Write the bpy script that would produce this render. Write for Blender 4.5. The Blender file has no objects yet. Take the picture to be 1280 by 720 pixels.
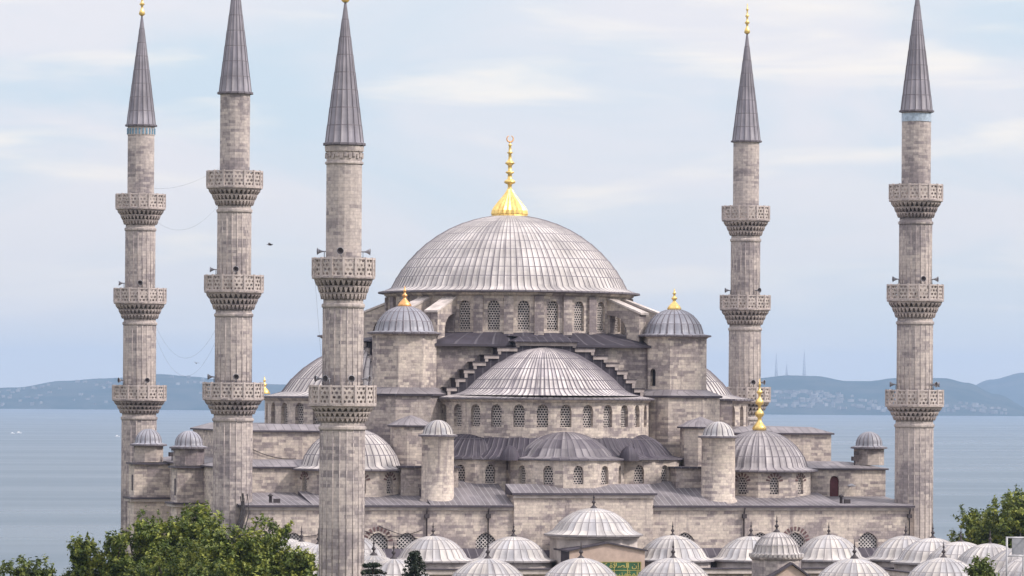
import bpy, math, random
import numpy as np
from mathutils import Matrix, Vector
R = math.radians
PI = math.pi
rng = random.Random(7)
sc = bpy.context.scene
col = sc.collection

# ------------------------------------------------------------------ camera
TH = R(13.8)
RIGHT = Vector((math.cos(TH), -math.sin(TH), 0)); FWD = Vector((math.sin(TH), math.cos(TH), 0))
CAM = FWD * -430.7 + RIGHT * 0.3 + Vector((0, 0, 24.5))
cd = bpy.data.cameras.new('camera'); cam = bpy.data.objects.new('camera', cd); col.objects.link(cam)
cam.matrix_world = Matrix.Translation(CAM) @ Matrix.Rotation(-TH, 4, 'Z') @ Matrix.Rotation(R(90), 4, 'X') @ Matrix.Rotation(0.007, 4, 'Z')
cd.sensor_width = 36; cd.lens = 36 * 5300 / 1280; cd.shift_y = 137 / 1280; cd.shift_x = 0.96 / 1280
cd.clip_start = 1; cd.clip_end = 90000
sc.camera = cam

def at(X, Z, z):                       # metres to the right of and ahead of the viewpoint -> place
    p = CAM + RIGHT * X + FWD * Z
    return Vector((p.x, p.y, z))

# ------------------------------------------------------------------ light
SUN_AZ, SUN_EL = R(70), R(43)          # azimuth measured from behind the camera towards its right
SUN_DIR = (RIGHT * math.sin(SUN_AZ) - FWD * math.cos(SUN_AZ)) * math.cos(SUN_EL) + Vector((0, 0, math.sin(SUN_EL)))
sd = bpy.data.lights.new('sun', 'SUN'); sun = bpy.data.objects.new('sun', sd); col.objects.link(sun)
sd.energy = 2.5; sd.angle = R(6); sd.color = (1.0, 0.93, 0.86)
sun.rotation_euler = SUN_DIR.to_track_quat('Z', 'Y').to_euler()
sun.location = (200, -200, 300)

w = bpy.data.worlds.new('World'); sc.world = w; w.use_nodes = True
nt = w.node_tree; nt.nodes.clear()
def N(nt, t, **kw):
    n = nt.nodes.new(t)
    for k, v in kw.items():
        if k == 'inp':
            for kk, vv in v.items(): n.inputs[kk].default_value = vv
        else: setattr(n, k, v)
    return n
def L(nt, a, b): nt.links.new(a, b)
sky = N(nt, 'ShaderNodeTexSky', sky_type='NISHITA', sun_disc=False, sun_elevation=SUN_EL, air_density=1.0, dust_density=2.5, ozone_density=1.5)
sky.sun_rotation = math.atan2(SUN_DIR.x, SUN_DIR.y)
skym = N(nt, 'ShaderNodeMix', data_type='RGBA', blend_type='MULTIPLY', inp={0: 1.0}); skym.inputs[7].default_value = (.095, .095, .095, 1)
L(nt, sky.outputs[0], skym.inputs[6])
tc = N(nt, 'ShaderNodeTexCoord')
sep = N(nt, 'ShaderNodeSeparateXYZ'); L(nt, tc.outputs['Generated'], sep.inputs[0])
# an overcast deck: brighter overhead, broken by soft long banks of cloud near the horizon
elev = N(nt, 'ShaderNodeMapRange', interpolation_type='SMOOTHSTEP', inp={1: 0.10, 2: 0.75, 3: 0.0, 4: 1.0}); L(nt, sep.outputs[2], elev.inputs[0])
mp = N(nt, 'ShaderNodeMapping'); mp.inputs[3].default_value = (8, 8, 26); mp.inputs[1].default_value = (3.1, 0.4, 1.9); L(nt, tc.outputs['Generated'], mp.inputs[0])
n1 = N(nt, 'ShaderNodeTexNoise', inp={2: 1.0, 3: 5.0, 4: 0.5, 8: 0.6}); L(nt, mp.outputs[0], n1.inputs[0])
r1 = N(nt, 'ShaderNodeMapRange', interpolation_type='SMOOTHSTEP', inp={1: 0.36, 2: 0.60, 3: 0.0, 4: 1.0}); L(nt, n1.outputs[0], r1.inputs[0])
mp2 = N(nt, 'ShaderNodeMapping'); mp2.inputs[3].default_value = (15, 15, 100); mp2.inputs[1].default_value = (0.7, 5.2, 0.33); L(nt, tc.outputs['Generated'], mp2.inputs[0])
n2 = N(nt, 'ShaderNodeTexNoise', inp={2: 1.0, 3: 4.0, 4: 0.5, 8: 0.4}); L(nt, mp2.outputs[0], n2.inputs[0])
r2 = N(nt, 'ShaderNodeMapRange', interpolation_type='SMOOTHSTEP', inp={1: 0.48, 2: 0.76, 3: 0.0, 4: 1.0}); L(nt, n2.outputs[0], r2.inputs[0])
deck = N(nt, 'ShaderNodeMix', data_type='RGBA'); deck.inputs[6].default_value = (.49, .572, .645, 1); deck.inputs[7].default_value = (.645, .63, .66, 1); L(nt, r1.outputs[0], deck.inputs[0])
deck2 = N(nt, 'ShaderNodeMix', data_type='RGBA'); deck2.inputs[7].default_value = (.84, .765, .68, 1)
f2 = N(nt, 'ShaderNodeMath', operation='MULTIPLY', inp={1: 0.75}); L(nt, r2.outputs[0], f2.inputs[0]); L(nt, f2.outputs[0], deck2.inputs[0]); L(nt, deck.outputs[2], deck2.inputs[6])
over = N(nt, 'ShaderNodeMix', data_type='RGBA'); over.inputs[7].default_value = (1.17, 1.14, 1.21, 1); L(nt, elev.outputs[0], over.inputs[0]); low = N(nt, 'ShaderNodeMapRange', interpolation_type='SMOOTHSTEP', inp={1: 0.0, 2: 0.075, 3: 0.7, 4: 0.0}); L(nt, sep.outputs[2], low.inputs[0])
veil = N(nt, 'ShaderNodeMix', data_type='RGBA'); veil.inputs[7].default_value = (.645, .625, .60, 1); L(nt, low.outputs[0], veil.inputs[0]); L(nt, deck2.outputs[2], veil.inputs[6])
L(nt, veil.outputs[2], over.inputs[6])
mixs = N(nt, 'ShaderNodeMix', data_type='RGBA', inp={0: 0.88}); L(nt, skym.outputs[2], mixs.inputs[6]); L(nt, over.outputs[2], mixs.inputs[7])
bg = N(nt, 'ShaderNodeBackground', inp={1: 1.0}); L(nt, mixs.outputs[2], bg.inputs[0])
wo = N(nt, 'ShaderNodeOutputWorld'); L(nt, bg.outputs[0], wo.inputs[0])

vs = sc.view_settings
vs.view_transform = 'Standard'; vs.look = 'None'; vs.gamma = 1; vs.exposure = 0.54; vs.use_curve_mapping = False
sc.cycles.use_denoising = True
sc.cycles.max_bounces = 6; sc.cycles.diffuse_bounces = 3; sc.cycles.glossy_bounces = 2; sc.cycles.transparent_max_bounces = 12
sc.cycles.volume_bounces = 1; sc.cycles.transmission_bounces = 2
sc.cycles.caustics_reflective = False; sc.cycles.caustics_refractive = False

# ------------------------------------------------------------------ materials
def mat(name):
    m = bpy.data.materials.new(name); m.use_nodes = True
    t = m.node_tree; t.nodes.clear()
    o = t.nodes.new('ShaderNodeOutputMaterial'); p = t.nodes.new('ShaderNodeBsdfPrincipled')
    t.links.new(p.outputs[0], o.inputs[0])
    return m, t, p, o
def M_(t, op, a, b=None, c=None):
    n = t.nodes.new('ShaderNodeMath'); n.operation = op
    for i, x in enumerate((a, b, c)):
        if x is None: continue
        if isinstance(x, (int, float)): n.inputs[i].default_value = x
        else: t.links.new(x, n.inputs[i])
    return n.outputs[0]
def mixc(t, f, a, b, blend='MIX'):
    n = t.nodes.new('ShaderNodeMix'); n.data_type = 'RGBA'; n.blend_type = blend
    for i, x in ((0, f), (6, a), (7, b)):
        if isinstance(x, (int, float)): n.inputs[i].default_value = x
        elif isinstance(x, tuple): n.inputs[i].default_value = (*x, 1)
        else: t.links.new(x, n.inputs[i])
    return n.outputs[2]
def ramp(t, x, lo, hi, a=0.0, b=1.0, smooth=True):
    n = t.nodes.new('ShaderNodeMapRange'); n.interpolation_type = 'SMOOTHSTEP' if smooth else 'LINEAR'
    t.links.new(x, n.inputs[0])
    for i, v in ((1, lo), (2, hi), (3, a), (4, b)): n.inputs[i].default_value = v
    return n.outputs[0]
def noise(t, vec, scale, detail=3, rough=.55, dist=0.0):
    n = t.nodes.new('ShaderNodeTexNoise'); t.links.new(vec, n.inputs[0])
    n.inputs[2].default_value = scale; n.inputs[3].default_value = detail; n.inputs[4].default_value = rough; n.inputs[8].default_value = dist
    return n.outputs[0]
def uvs(t):
    u = t.nodes.new('ShaderNodeUVMap'); s = t.nodes.new('ShaderNodeSeparateXYZ'); t.links.new(u.outputs[0], s.inputs[0])
    return s.outputs[0], s.outputs[1]
def comb(t, x, y, z=0.0):
    n = t.nodes.new('ShaderNodeCombineXYZ')
    for i, v in enumerate((x, y, z)):
        if isinstance(v, (int, float)): n.inputs[i].default_value = v
        else: t.links.new(v, n.inputs[i])
    return n.outputs[0]
def white(t, vec):
    n = t.nodes.new('ShaderNodeTexWhiteNoise'); n.noise_dimensions = '3D'; t.links.new(vec, n.inputs[0]); return n.outputs[0]
def pos(t):
    return t.nodes.new('ShaderNodeNewGeometry').outputs['Position']

def stone(name, light, mid, dark, amount=.5, bw=.62, bh=.27, streak=.5):
    m, t, p, o = mat(name)
    u, v = uvs(t)
    oi = t.nodes.new('ShaderNodeObjectInfo').outputs['Random']
    ro = M_(t, 'MULTIPLY', oi, 91.0)
    P = pos(t)
    rv = M_(t, 'DIVIDE', v, bh); row = M_(t, 'FLOOR', rv)
    rr = white(t, comb(t, row, 3.3, ro))
    wv = M_(t, 'ADD', M_(t, 'MULTIPLY', rr, .7), .65)
    uu = M_(t, 'ADD', M_(t, 'DIVIDE', M_(t, 'DIVIDE', u, bw), wv), M_(t, 'MULTIPLY', rr, 17.0)); cl = M_(t, 'FLOOR', uu)
    rnd = white(t, comb(t, row, cl, ro))
    # patches of soot-dark blocks, sized by a slow noise so that dark blocks cluster
    blk = comb(t, M_(t, 'MULTIPLY', M_(t, 'SUBTRACT', cl, M_(t, 'MULTIPLY', rr, 17.0)), bw * .85), M_(t, 'MULTIPLY', row, bh), ro)
    patch = M_(t, 'ADD', M_(t, 'MULTIPLY', noise(t, blk, .34, 5, .62), .5), M_(t, 'MULTIPLY', noise(t, P, .30, 6, .68), .5))
    f = M_(t, 'ADD', M_(t, 'MULTIPLY', rnd, .34), M_(t, 'MULTIPLY', ramp(t, patch, .38, .62), .80))
    f = ramp(t, f, 1.00 - amount, 1.50 - amount)
    c = mixc(t, white(t, comb(t, cl, row, 7.7)), light, mid)
    c = mixc(t, M_(t, 'MULTIPLY', f, .66), c, dark)
    # vertical run-off stains and fine grain
    st = ramp(t, noise(t, comb(t, M_(t, 'MULTIPLY', u, 1.5), M_(t, 'MULTIPLY', v, .09), ro), 1.0, 4, .6), .54, .74)
    c = mixc(t, M_(t, 'MULTIPLY', st, streak), c, dark)
    gr = ramp(t, noise(t, P, 3.2, 4, .7), .25, .75, .80, 1.16)
    c = mixc(t, 1.0, c, comb(t, gr, gr, gr), 'MULTIPLY')
    fu = M_(t, 'FRACT', uu); fv = M_(t, 'FRACT', rv)
    ju = M_(t, 'LESS_THAN', fu, .045); jv = M_(t, 'LESS_THAN', fv, .09)
    j = M_(t, 'MAXIMUM', ju, jv)
    c = mixc(t, M_(t, 'MULTIPLY', j, .32), c, tuple(x * .7 for x in dark))
    t.links.new(c, p.inputs['Base Color']); p.inputs['Roughness'].default_value = .92; p.inputs['Specular IOR Level'].default_value = .2
    b = t.nodes.new('ShaderNodeBump'); b.inputs[0].default_value = .5; b.inputs[1].default_value = .05
    t.links.new(M_(t, 'ADD', M_(t, 'MULTIPLY', rnd, .5), M_(t, 'SUBTRACT', gr, j)), b.inputs[2]); t.links.new(b.outputs[0], p.inputs['Normal'])
    return m
def lead(name, a, b, seam, streak=.5, rough=.5, su=1.0, painted=False):
    """sheet lead: one tone per sheet, streaks down the slope; UV counts sheets"""
    m, t, p, o = mat(name)
    u, v = uvs(t)
    ro = M_(t, 'MULTIPLY', t.nodes.new('ShaderNodeObjectInfo').outputs['Random'], 57.0)
    if su != 1.0: u = M_(t, 'DIVIDE', u, su)
    rnd = white(t, comb(t, M_(t, 'FLOOR', u), M_(t, 'FLOOR', v), ro))
    c = mixc(t, rnd, a, b)
    st = noise(t, comb(t, M_(t, 'MULTIPLY', u, 2.3), M_(t, 'MULTIPLY', v, .22), ro), 1.0, 4, .65)
    c = mixc(t, M_(t, 'MULTIPLY', ramp(t, st, .48, .72), streak), c, seam)
    big = ramp(t, noise(t, pos(t), .35, 3, .6), .3, .72, .72, 1.15)
    c = mixc(t, 1.0, c, comb(t, big, big, big), 'MULTIPLY')
    if painted:                         # flat roofs: the rolls between sheets
        fu = M_(t, 'FRACT', u); j = M_(t, 'LESS_THAN', fu, .12)
        c = mixc(t, M_(t, 'MULTIPLY', j, .75), c, seam)
    t.links.new(c, p.inputs['Base Color']); p.inputs['Roughness'].default_value = rough; p.inputs['Specular IOR Level'].default_value = .3
    bp = t.nodes.new('ShaderNodeBump'); bp.inputs[0].default_value = .35; bp.inputs[1].default_value = .04
    t.links.new(M_(t, 'ADD', noise(t, pos(t), 2.5, 3, .6), rnd), bp.inputs[2]); t.links.new(bp.outputs[0], p.inputs['Normal'])
    return m
def plain(name, c, rough=.7, metal=0.0, var=.18, scale=1.5, spec=.3):
    m, t, p, o = mat(name)
    g = ramp(t, noise(t, pos(t), scale, 4, .65), .25, .75, 1 - var, 1 + var)
    t.links.new(mixc(t, 1.0, c, comb(t, g, g, g), 'MULTIPLY'), p.inputs['Base Color'])
    p.inputs['Roughness'].default_value = rough; p.inputs['Metallic'].default_value = metal; p.inputs['Specular IOR Level'].default_value = spec
    return m
def lattice(name, c, pitch, rad, diamond=False):
    """pierced plaster or stone screen: real holes, cut by transparency"""
    m, t, p, o = mat(name)
    u, v = uvs(t)
    if diamond:
        a = M_(t, 'DIVIDE', M_(t, 'ADD', u, v), pitch); b = M_(t, 'DIVIDE', M_(t, 'SUBTRACT', u, v), pitch)
    else:
        b = M_(t, 'DIVIDE', v, pitch * .87)
        a = M_(t, 'ADD', M_(t, 'DIVIDE', u, pitch), M_(t, 'MULTIPLY', M_(t, 'FLOORED_MODULO', M_(t, 'FLOOR', b), 2.0), .5))
    dx = M_(t, 'ABSOLUTE', M_(t, 'SUBTRACT', M_(t, 'FRACT', a), .5)); dy = M_(t, 'ABSOLUTE', M_(t, 'SUBTRACT', M_(t, 'FRACT', b), .5))
    d = M_(t, 'MAXIMUM', dx, dy) if diamond else M_(t, 'SQRT', M_(t, 'ADD', M_(t, 'MULTIPLY', dx, dx), M_(t, 'MULTIPLY', dy, dy)))
    hole = M_(t, 'LESS_THAN', d, rad)
    g = ramp(t, noise(t, pos(t), 1.2, 3, .6), .3, .7, .75, 1.1)
    t.links.new(mixc(t, 1.0, c, comb(t, g, g, g), 'MULTIPLY'), p.inputs['Base Color']); p.inputs['Roughness'].default_value = .85; p.inputs['Specular IOR Level'].default_value = .2
    tr = t.nodes.new('ShaderNodeBsdfTransparent'); mx = t.nodes.new('ShaderNodeMixShader')
    t.links.new(hole, mx.inputs[0]); t.links.new(p.outputs[0], mx.inputs[1]); t.links.new(tr.outputs[0], mx.inputs[2]); t.links.new(mx.outputs[0], o.inputs[0])
    return m

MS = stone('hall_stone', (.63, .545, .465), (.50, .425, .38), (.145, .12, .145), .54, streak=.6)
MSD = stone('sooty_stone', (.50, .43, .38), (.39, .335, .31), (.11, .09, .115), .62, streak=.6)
MSM = stone('minaret_stone', (.53, .46, .42), (.42, .365, .345), (.15, .13, .15), .55, bw=.62, bh=.27, streak=.45)
MCOR = stone('corbel_stone', (.50, .425, .39), (.40, .34, .32), (.15, .125, .14), .56, bw=.5, bh=.3, streak=.5)
MPAR = plain('renewed_stone', (.47, .405, .38), .9, var=.22, scale=1.2)
MSTEP = plain('stair_edging', (.36, .31, .295), .9, var=.3, scale=1.2)
MTRIM = plain('trim_stone', (.50, .44, .41), .9, var=.3, scale=.8)
LEAD_MAIN = lead('weathered_lead', (.54, .495, .47), (.455, .42, .41), (.15, .13, .15), .66, .6)
LEAD_WHITE = lead('pale_lead', (.57, .525, .485), (.41, .40, .42), (.20, .17, .17), .55, .5)
LEAD_BLUE = lead('blue_grey_lead', (.34, .335, .37), (.26, .26, .30), (.12, .11, .13), .5, .42)
LEAD_GREY = lead('grey_streaked_lead', (.40, .365, .365), (.27, .245, .255), (.09, .078, .095), .8, .5)
LEAD_EX = lead('part_bleached_lead', (.26, .235, .245), (.085, .072, .09), (.05, .042, .055), .6, .6)
LEAD_DARK = lead('dark_lead', (.066, .055, .072), (.045, .037, .052), (.20, .18, .195), .5, .65)
LEAD_STREAK = lead('streaked_lead', (.66, .60, .575), (.40, .36, .37), (.10, .083, .105), .85, .5)
LEAD_SPIRE = lead('spire_lead', (.27, .25, .275), (.205, .19, .22), (.11, .10, .125), .4, .5)
ROOF_DARK = lead('lead_roof', (.085, .073, .09), (.06, .052, .068), (.19, .175, .19), .2, .75, su=.8, painted=True)
ROOF_GREY = lead('grey_lead_roof', (.27, .245, .255), (.20, .18, .195), (.11, .095, .105), .35, .6, su=.8, painted=True)
ROOF_SHADE_DARK = lead('dark_shade_lead_roof', (.055, .047, .062), (.04, .034, .047), (.11, .10, .115), .3, .75, su=.8, painted=True)  # dark lead, deepened to put the shade below the drum into its colour
ROOF_MID = lead('worn_lead_roof', (.20, .18, .19), (.15, .135, .15), (.33, .31, .32), .3, .7, su=.55, painted=True)
SEAM = plain('lead_seam', (.145, .128, .145), .6)
SEAM_SOFT = plain('pale_lead_seam', (.22, .20, .205), .5)
SEAM_PALE = plain('dark_roof_roll', (.12, .107, .125), .6)
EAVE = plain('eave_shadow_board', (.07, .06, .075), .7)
GOLD = plain('gilding', (.84, .60, .22), .40, .75, .25, 2.2)
GOLDM = plain('gilded_panel_paint', (.42, .36, .12), .6)
COPPER = plain('worn_gilding', (.75, .40, .16), .42, .7, .2, 4)
IRON = plain('dark_iron', (.055, .045, .05), .6)
DARK = plain('dark_glass', (.022, .02, .028), .35)
LATW = lattice('window_screen', (.46, .41, .39), .27, .36)
LATF = lattice('white_diamond_screen', (.62, .58, .56), .36, .33, True)
PARA = lattice('pierced_parapet', (.50, .435, .40), .40, .335)
RED = plain('red_voussoir', (.15, .09, .09), .9, var=.4, scale=2)
DOOR = plain('red_door', (.10, .03, .035), .6)
PLASTER = plain('beige_plaster', (.50, .38, .32), .9, var=.12)
GREEN = plain('green_panel', (.04, .115, .055), .6, var=.3)
TILE = plain('blue_tile', (.15, .26, .35), .4, var=.3, scale=3)
TILEP = plain('pale_blue_tile', (.37, .44, .52), .4, var=.3, scale=3)
METALW = plain('white_metal', (.42, .41, .43), .5)
METALG = plain('grey_metal', (.32, .32, .35), .45, .3)
ROPE = plain('black_cable', (.05, .045, .05), .8)
MAST = plain('mast_steel', (.35, .36, .42), .6)
HULL = plain('white_boat_paint', (.8, .8, .8), .5)
BIRD = plain('dark_feathers', (.05, .045, .05), .8)
BARK = plain('bark', (.09, .065, .05), .9, var=.35, scale=4)
TOWNM = plain('far_house_walls', (.22, .215, .21), .8, var=.5, scale=.02)

def leafmat(name, a, b, c):
    m, t, p, o = mat(name)
    g = t.nodes.new('ShaderNodeNewGeometry')
    f = noise(t, g.outputs['Position'], 1.1, 3, .6)
    cc = mixc(t, g.outputs['Random Per Island'], a, b)
    cc = mixc(t, ramp(t, f, .46, .68), cc, c)
    t.links.new(cc, p.inputs['Base Color']); p.inputs['Roughness'].default_value = .55; p.inputs['Specular IOR Level'].default_value = .35
    tl = t.nodes.new('ShaderNodeBsdfTranslucent'); mx = t.nodes.new('ShaderNodeMixShader'); mx.inputs[0].default_value = .16
    t.links.new(cc, tl.inputs[0]); t.links.new(p.outputs[0], mx.inputs[1]); t.links.new(tl.outputs[0], mx.inputs[2]); t.links.new(mx.outputs[0], o.inputs[0])
    return m
LEAF = leafmat('broad_leaf', (.115, .155, .022), (.042, .068, .011), (.36, .38, .07))
LEAF2 = leafmat('yellow_green_leaf', (.10, .13, .02), (.055, .08, .015), (.16, .18, .035))
NEEDLE = leafmat('conifer_needle', (.022, .034, .018), (.014, .022, .012), (.035, .045, .022))

# ------------------------------------------------------------------ mesh helpers
class MB:
    def __init__(s): s.v = []; s.f = []; s.uv = []; s.m = []; s.sm = []
    def face(s, pts, m=0, uv=None, smooth=False):
        pts = [Vector(p) for p in pts]
        if uv is None:
            n = Vector((0, 0, 0))
            for i in range(len(pts)):
                a, b = pts[i], pts[(i + 1) % len(pts)]
                n += a.cross(b)
            if n.length < 1e-9: n = Vector((0, 0, 1))
            n.normalize()
            if abs(n.z) > .999: uv = [(p.x, p.y) for p in pts]
            else:
                tx = Vector((-n.y, n.x, 0)).normalized(); ty = n.cross(tx)
                uv = [(p.dot(tx), p.z if abs(n.z) < .3 else p.dot(ty)) for p in pts]
        i = len(s.v); s.v += pts; s.f.append(tuple(range(i, i + len(pts)))); s.uv.append(uv); s.m.append(m); s.sm.append(smooth)
    def box(s, x0, x1, y0, y1, z0, z1, m=0, mt=None, bottom=True):
        mt = m if mt is None else mt
        s.face([(x0, y0, z0), (x1, y0, z0), (x1, y0, z1), (x0, y0, z1)], m)
        s.face([(x1, y0, z0), (x1, y1, z0), (x1, y1, z1), (x1, y0, z1)], m)
        s.face([(x1, y1, z0), (x0, y1, z0), (x0, y1, z1), (x1, y1, z1)], m)
        s.face([(x0, y1, z0), (x0, y0, z0), (x0, y0, z1), (x0, y1, z1)], m)
        s.face([(x0, y0, z1), (x1, y0, z1), (x1, y1, z1), (x0, y1, z1)], mt)
        if bottom: s.face([(x0, y1, z0), (x1, y1, z0), (x1, y0, z0), (x0, y0, z0)], m)
    def obox(s, c, dx, dy, dz, ang, m=0):               # box turned about z, centre c
        ca, sa = math.cos(ang), math.sin(ang)
        P = lambda x, y, z: (c[0] + x * ca - y * sa, c[1] + x * sa + y * ca, c[2] + z)
        a, b, d = dx / 2, dy / 2, dz / 2
        q = [P(-a, -b, -d), P(a, -b, -d), P(a, b, -d), P(-a, b, -d), P(-a, -b, d), P(a, -b, d), P(a, b, d), P(-a, b, d)]
        for f in ((0, 1, 5, 4), (1, 2, 6, 5), (2, 3, 7, 6), (3, 0, 4, 7), (4, 5, 6, 7), (3, 2, 1, 0)): s.face([q[k] for k in f], m)
    def prism(s, poly, z0, z1, m=0, mt=None, top=True, bottom=False):   # poly counter-clockwise
        u = 0; n = len(poly)
        for i in range(n):
            a, b = poly[i], poly[(i + 1) % n]; d = math.hypot(b[0] - a[0], b[1] - a[1])
            s.face([(*a, z0), (*b, z0), (*b, z1), (*a, z1)], m, [(u, z0), (u + d, z0), (u + d, z1), (u, z1)]); u += d
        if top: s.face([(*p, z1) for p in poly], m if mt is None else mt)
        if bottom: s.face([(*p, z0) for p in reversed(poly)], m)
    def lathe(s, prof, n=24, cx=0, cy=0, a0=0, a1=2 * PI, m=0, smooth=True, seg_m=None, flute=0, uvn=None):
        full = abs(a1 - a0 - 2 * PI) < 1e-6
        rm = max(p[0] for p in prof)
        L_ = [0]
        for i in range(1, len(prof)): L_.append(L_[-1] + math.hypot(prof[i][0] - prof[i - 1][0], prof[i][1] - prof[i - 1][1]))
        for j in range(n):
            t0 = a0 + (a1 - a0) * j / n; t1 = a0 + (a1 - a0) * (j + 1) / n
            f0 = 1 + (flute * (1 if j % 2 else -1) if flute else 0); f1 = 1 + (flute * (-1 if j % 2 else 1) if flute else 0)
            u0, u1 = (j * uvn / n, (j + 1) * uvn / n) if isinstance(uvn, (int, float)) else (j, j + 1)
            if uvn == 'm': u0, u1 = rm * (t0 - a0), rm * (t1 - a0)
            for i in range(len(prof) - 1):
                (ra, za), (rb, zb) = prof[i], prof[i + 1]
                vv = (za, zb) if uvn == 'm' else (L_[i] / 1.6, L_[i + 1] / 1.6)
                pts = [(cx + ra * f0 * math.cos(t0), cy + ra * f0 * math.sin(t0), za), (cx + ra * f1 * math.cos(t1), cy + ra * f1 * math.sin(t1), za),
                       (cx + rb * f1 * math.cos(t1), cy + rb * f1 * math.sin(t1), zb), (cx + rb * f0 * math.cos(t0), cy + rb * f0 * math.sin(t0), zb)]
                uv = [(u0, vv[0]), (u1, vv[0]), (u1, vv[1]), (u0, vv[1])]
                if ra < 1e-6: pts = [pts[0], pts[2], pts[3]]; uv = [uv[0], uv[2], uv[3]]
                elif rb < 1e-6: pts = pts[:3]; uv = uv[:3]
                s.face(pts, m if seg_m is None else seg_m[i], uv, smooth)
    def tube(s, pts, r, n=5, m=0, r1=None):
        pts = [Vector(p) for p in pts]; rings = []
        for i, p in enumerate(pts):
            d = (pts[min(i + 1, len(pts) - 1)] - pts[max(i - 1, 0)]).normalized()
            a = d.cross(Vector((0, 0, 1)));
            if a.length < 1e-3: a = d.cross(Vector((1, 0, 0)))
            a.normalize(); b = d.cross(a)
            rr = r if r1 is None else r + (r1 - r) * i / (len(pts) - 1)
            rings.append([p + a * rr * math.cos(k * 2 * PI / n) + b * rr * math.sin(k * 2 * PI / n) for k in range(n)])
        for i in range(len(rings) - 1):
            for k in range(n):
                s.face([rings[i][k], rings[i][(k + 1) % n], rings[i + 1][(k + 1) % n], rings[i + 1][k]], m, smooth=True)
        s.face(list(reversed(rings[0])), m); s.face(rings[-1], m)
    def build(s, name, mats, parent=None, merge=False, loc=None):
        me = bpy.data.meshes.new(name)
        me.from_pydata([tuple(v) for v in s.v], [], s.f)
        if not isinstance(mats, (list, tuple)): mats = [mats]
        for m in mats: me.materials.append(m)
        me.polygons.foreach_set('material_index', s.m)
        me.polygons.foreach_set('use_smooth', s.sm)
        ul = me.uv_layers.new(name='UVMap')
        flat = [c for f in s.uv for p in f for c in p]
        ul.data.foreach_set('uv', flat)
        import bmesh
        bm = bmesh.new(); bm.from_mesh(me); bmesh.ops.remove_doubles(bm, verts=bm.verts, dist=1e-4); bm.to_mesh(me); bm.free()
        o = bpy.data.objects.new(name, me); col.objects.link(o)
        if parent is not None: o.parent = parent
        if loc is not None: o.location = loc
        return o
def empty(name, loc, label=None, cat=None, group=None):
    o = bpy.data.objects.new(name, None); col.objects.link(o); o.location = loc; o.empty_display_size = .5
    return tag(o, label, cat, group)
def tag(o, label=None, cat=None, group=None, kind=None):
    if label: o['label'] = label
    if cat: o['category'] = cat
    if group: o['group'] = group
    if kind: o['kind'] = kind
    return o
def ngon(cx, cy, r, n, ph=0.0): return [(cx + r * math.cos(ph + 2 * PI * k / n), cy + r * math.sin(ph + 2 * PI * k / n)) for k in range(n)]

def cap_profile(rb, zb, rise, n=12, flare_r=None, ze=None, laps=(), r0=0.0):
    """dome from apex to eave; every entry (r, z, lap)"""
    Rs = (rb * rb + rise * rise) / (2 * rise); zc = zb + rise - Rs; a1 = math.acos(max(-1, min(1, (zb - zc) / Rs)))
    a0 = math.asin(r0 / Rs) if r0 else 0
    out = []
    ks = sorted([i / n for i in range(n + 1) if all(abs(i / n - l) > .022 for l in laps)] + [l + e for l in laps for e in (0, .0001)])
    for k in ks:
        a = a0 + (a1 - a0) * k; lap = any(abs(k - l - .0001) < 1e-7 for l in laps)
        if lap: a += .085 / Rs
        out.append((Rs * math.sin(a) + (.045 if lap else 0), zc + Rs * math.cos(a), lap))
    if flare_r:
        for k in (.25, .55, .8, 1.0):
            out.append((rb + (flare_r - rb) * k, zb + (ze - zb) * (1 - (1 - k) ** 1.6), False))
        out.append((flare_r + .02, ze - .16, True)); out.append((flare_r - .35, ze - .22, True))
    return out
def lead_dome(mb, cx, cy, prof, n, a0=0.0, a1=2 * PI, wf=.13, lift=.05, gadroon=0.0):
    """gored lead dome: rolled seams between the sheets, dark lap lines across them. slots: 0 sheet, 1 seam"""
    L_ = [0]
    for i in range(1, len(prof)): L_.append(L_[-1] + math.hypot(prof[i][0] - prof[i - 1][0], prof[i][1] - prof[i - 1][1]))
    for j in range(n):
        g = (a1 - a0) / n; b = a0 + g * j
        offs = [(-wf / 2, 0), (-wf / 5, 1), (wf / 5, 1), (wf / 2, 0)]
        if gadroon: offs += [(.3, 2), (.5, 3), (.7, 2)]
        offs.append((1 - wf / 2, 0))
        for q in range(len(offs) - 1):
            (o0, h0), (o1, h1) = offs[q], offs[q + 1]
            t0, t1 = b + g * o0, b + g * o1; sm = 1 if q < 3 else 0
            H = {0: lambda r: 0, 1: lambda r: lift * min(1, r / 1.0), 2: lambda r: gadroon * r * .7, 3: lambda r: gadroon * r}
            for i in range(len(prof) - 1):
                ra, za, la = prof[i]; rb, zb, lb = prof[i + 1]
                ra0, ra1, rb0, rb1 = ra + H[h0](ra), ra + H[h1](ra), rb + H[h0](rb), rb + H[h1](rb)
                P = [(cx + ra0 * math.cos(t0), cy + ra0 * math.sin(t0), za), (cx + ra1 * math.cos(t1), cy + ra1 * math.sin(t1), za),
                     (cx + rb1 * math.cos(t1), cy + rb1 * math.sin(t1), zb), (cx + rb0 * math.cos(t0), cy + rb0 * math.sin(t0), zb)]
                P = [P[0], P[3], P[2], P[1]]
                U = [(j + o0, -L_[i] / 1.5), (j + o0, -L_[i + 1] / 1.5), (j + o1 - 1e-3, -L_[i + 1] / 1.5), (j + o1 - 1e-3, -L_[i] / 1.5)]
                if ra < 1e-6: P = P[:3]; U = U[:3]
                mb.face(P, 1 if (sm or lb) else 0, U, smooth=(sm == 0 and not lb))
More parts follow.
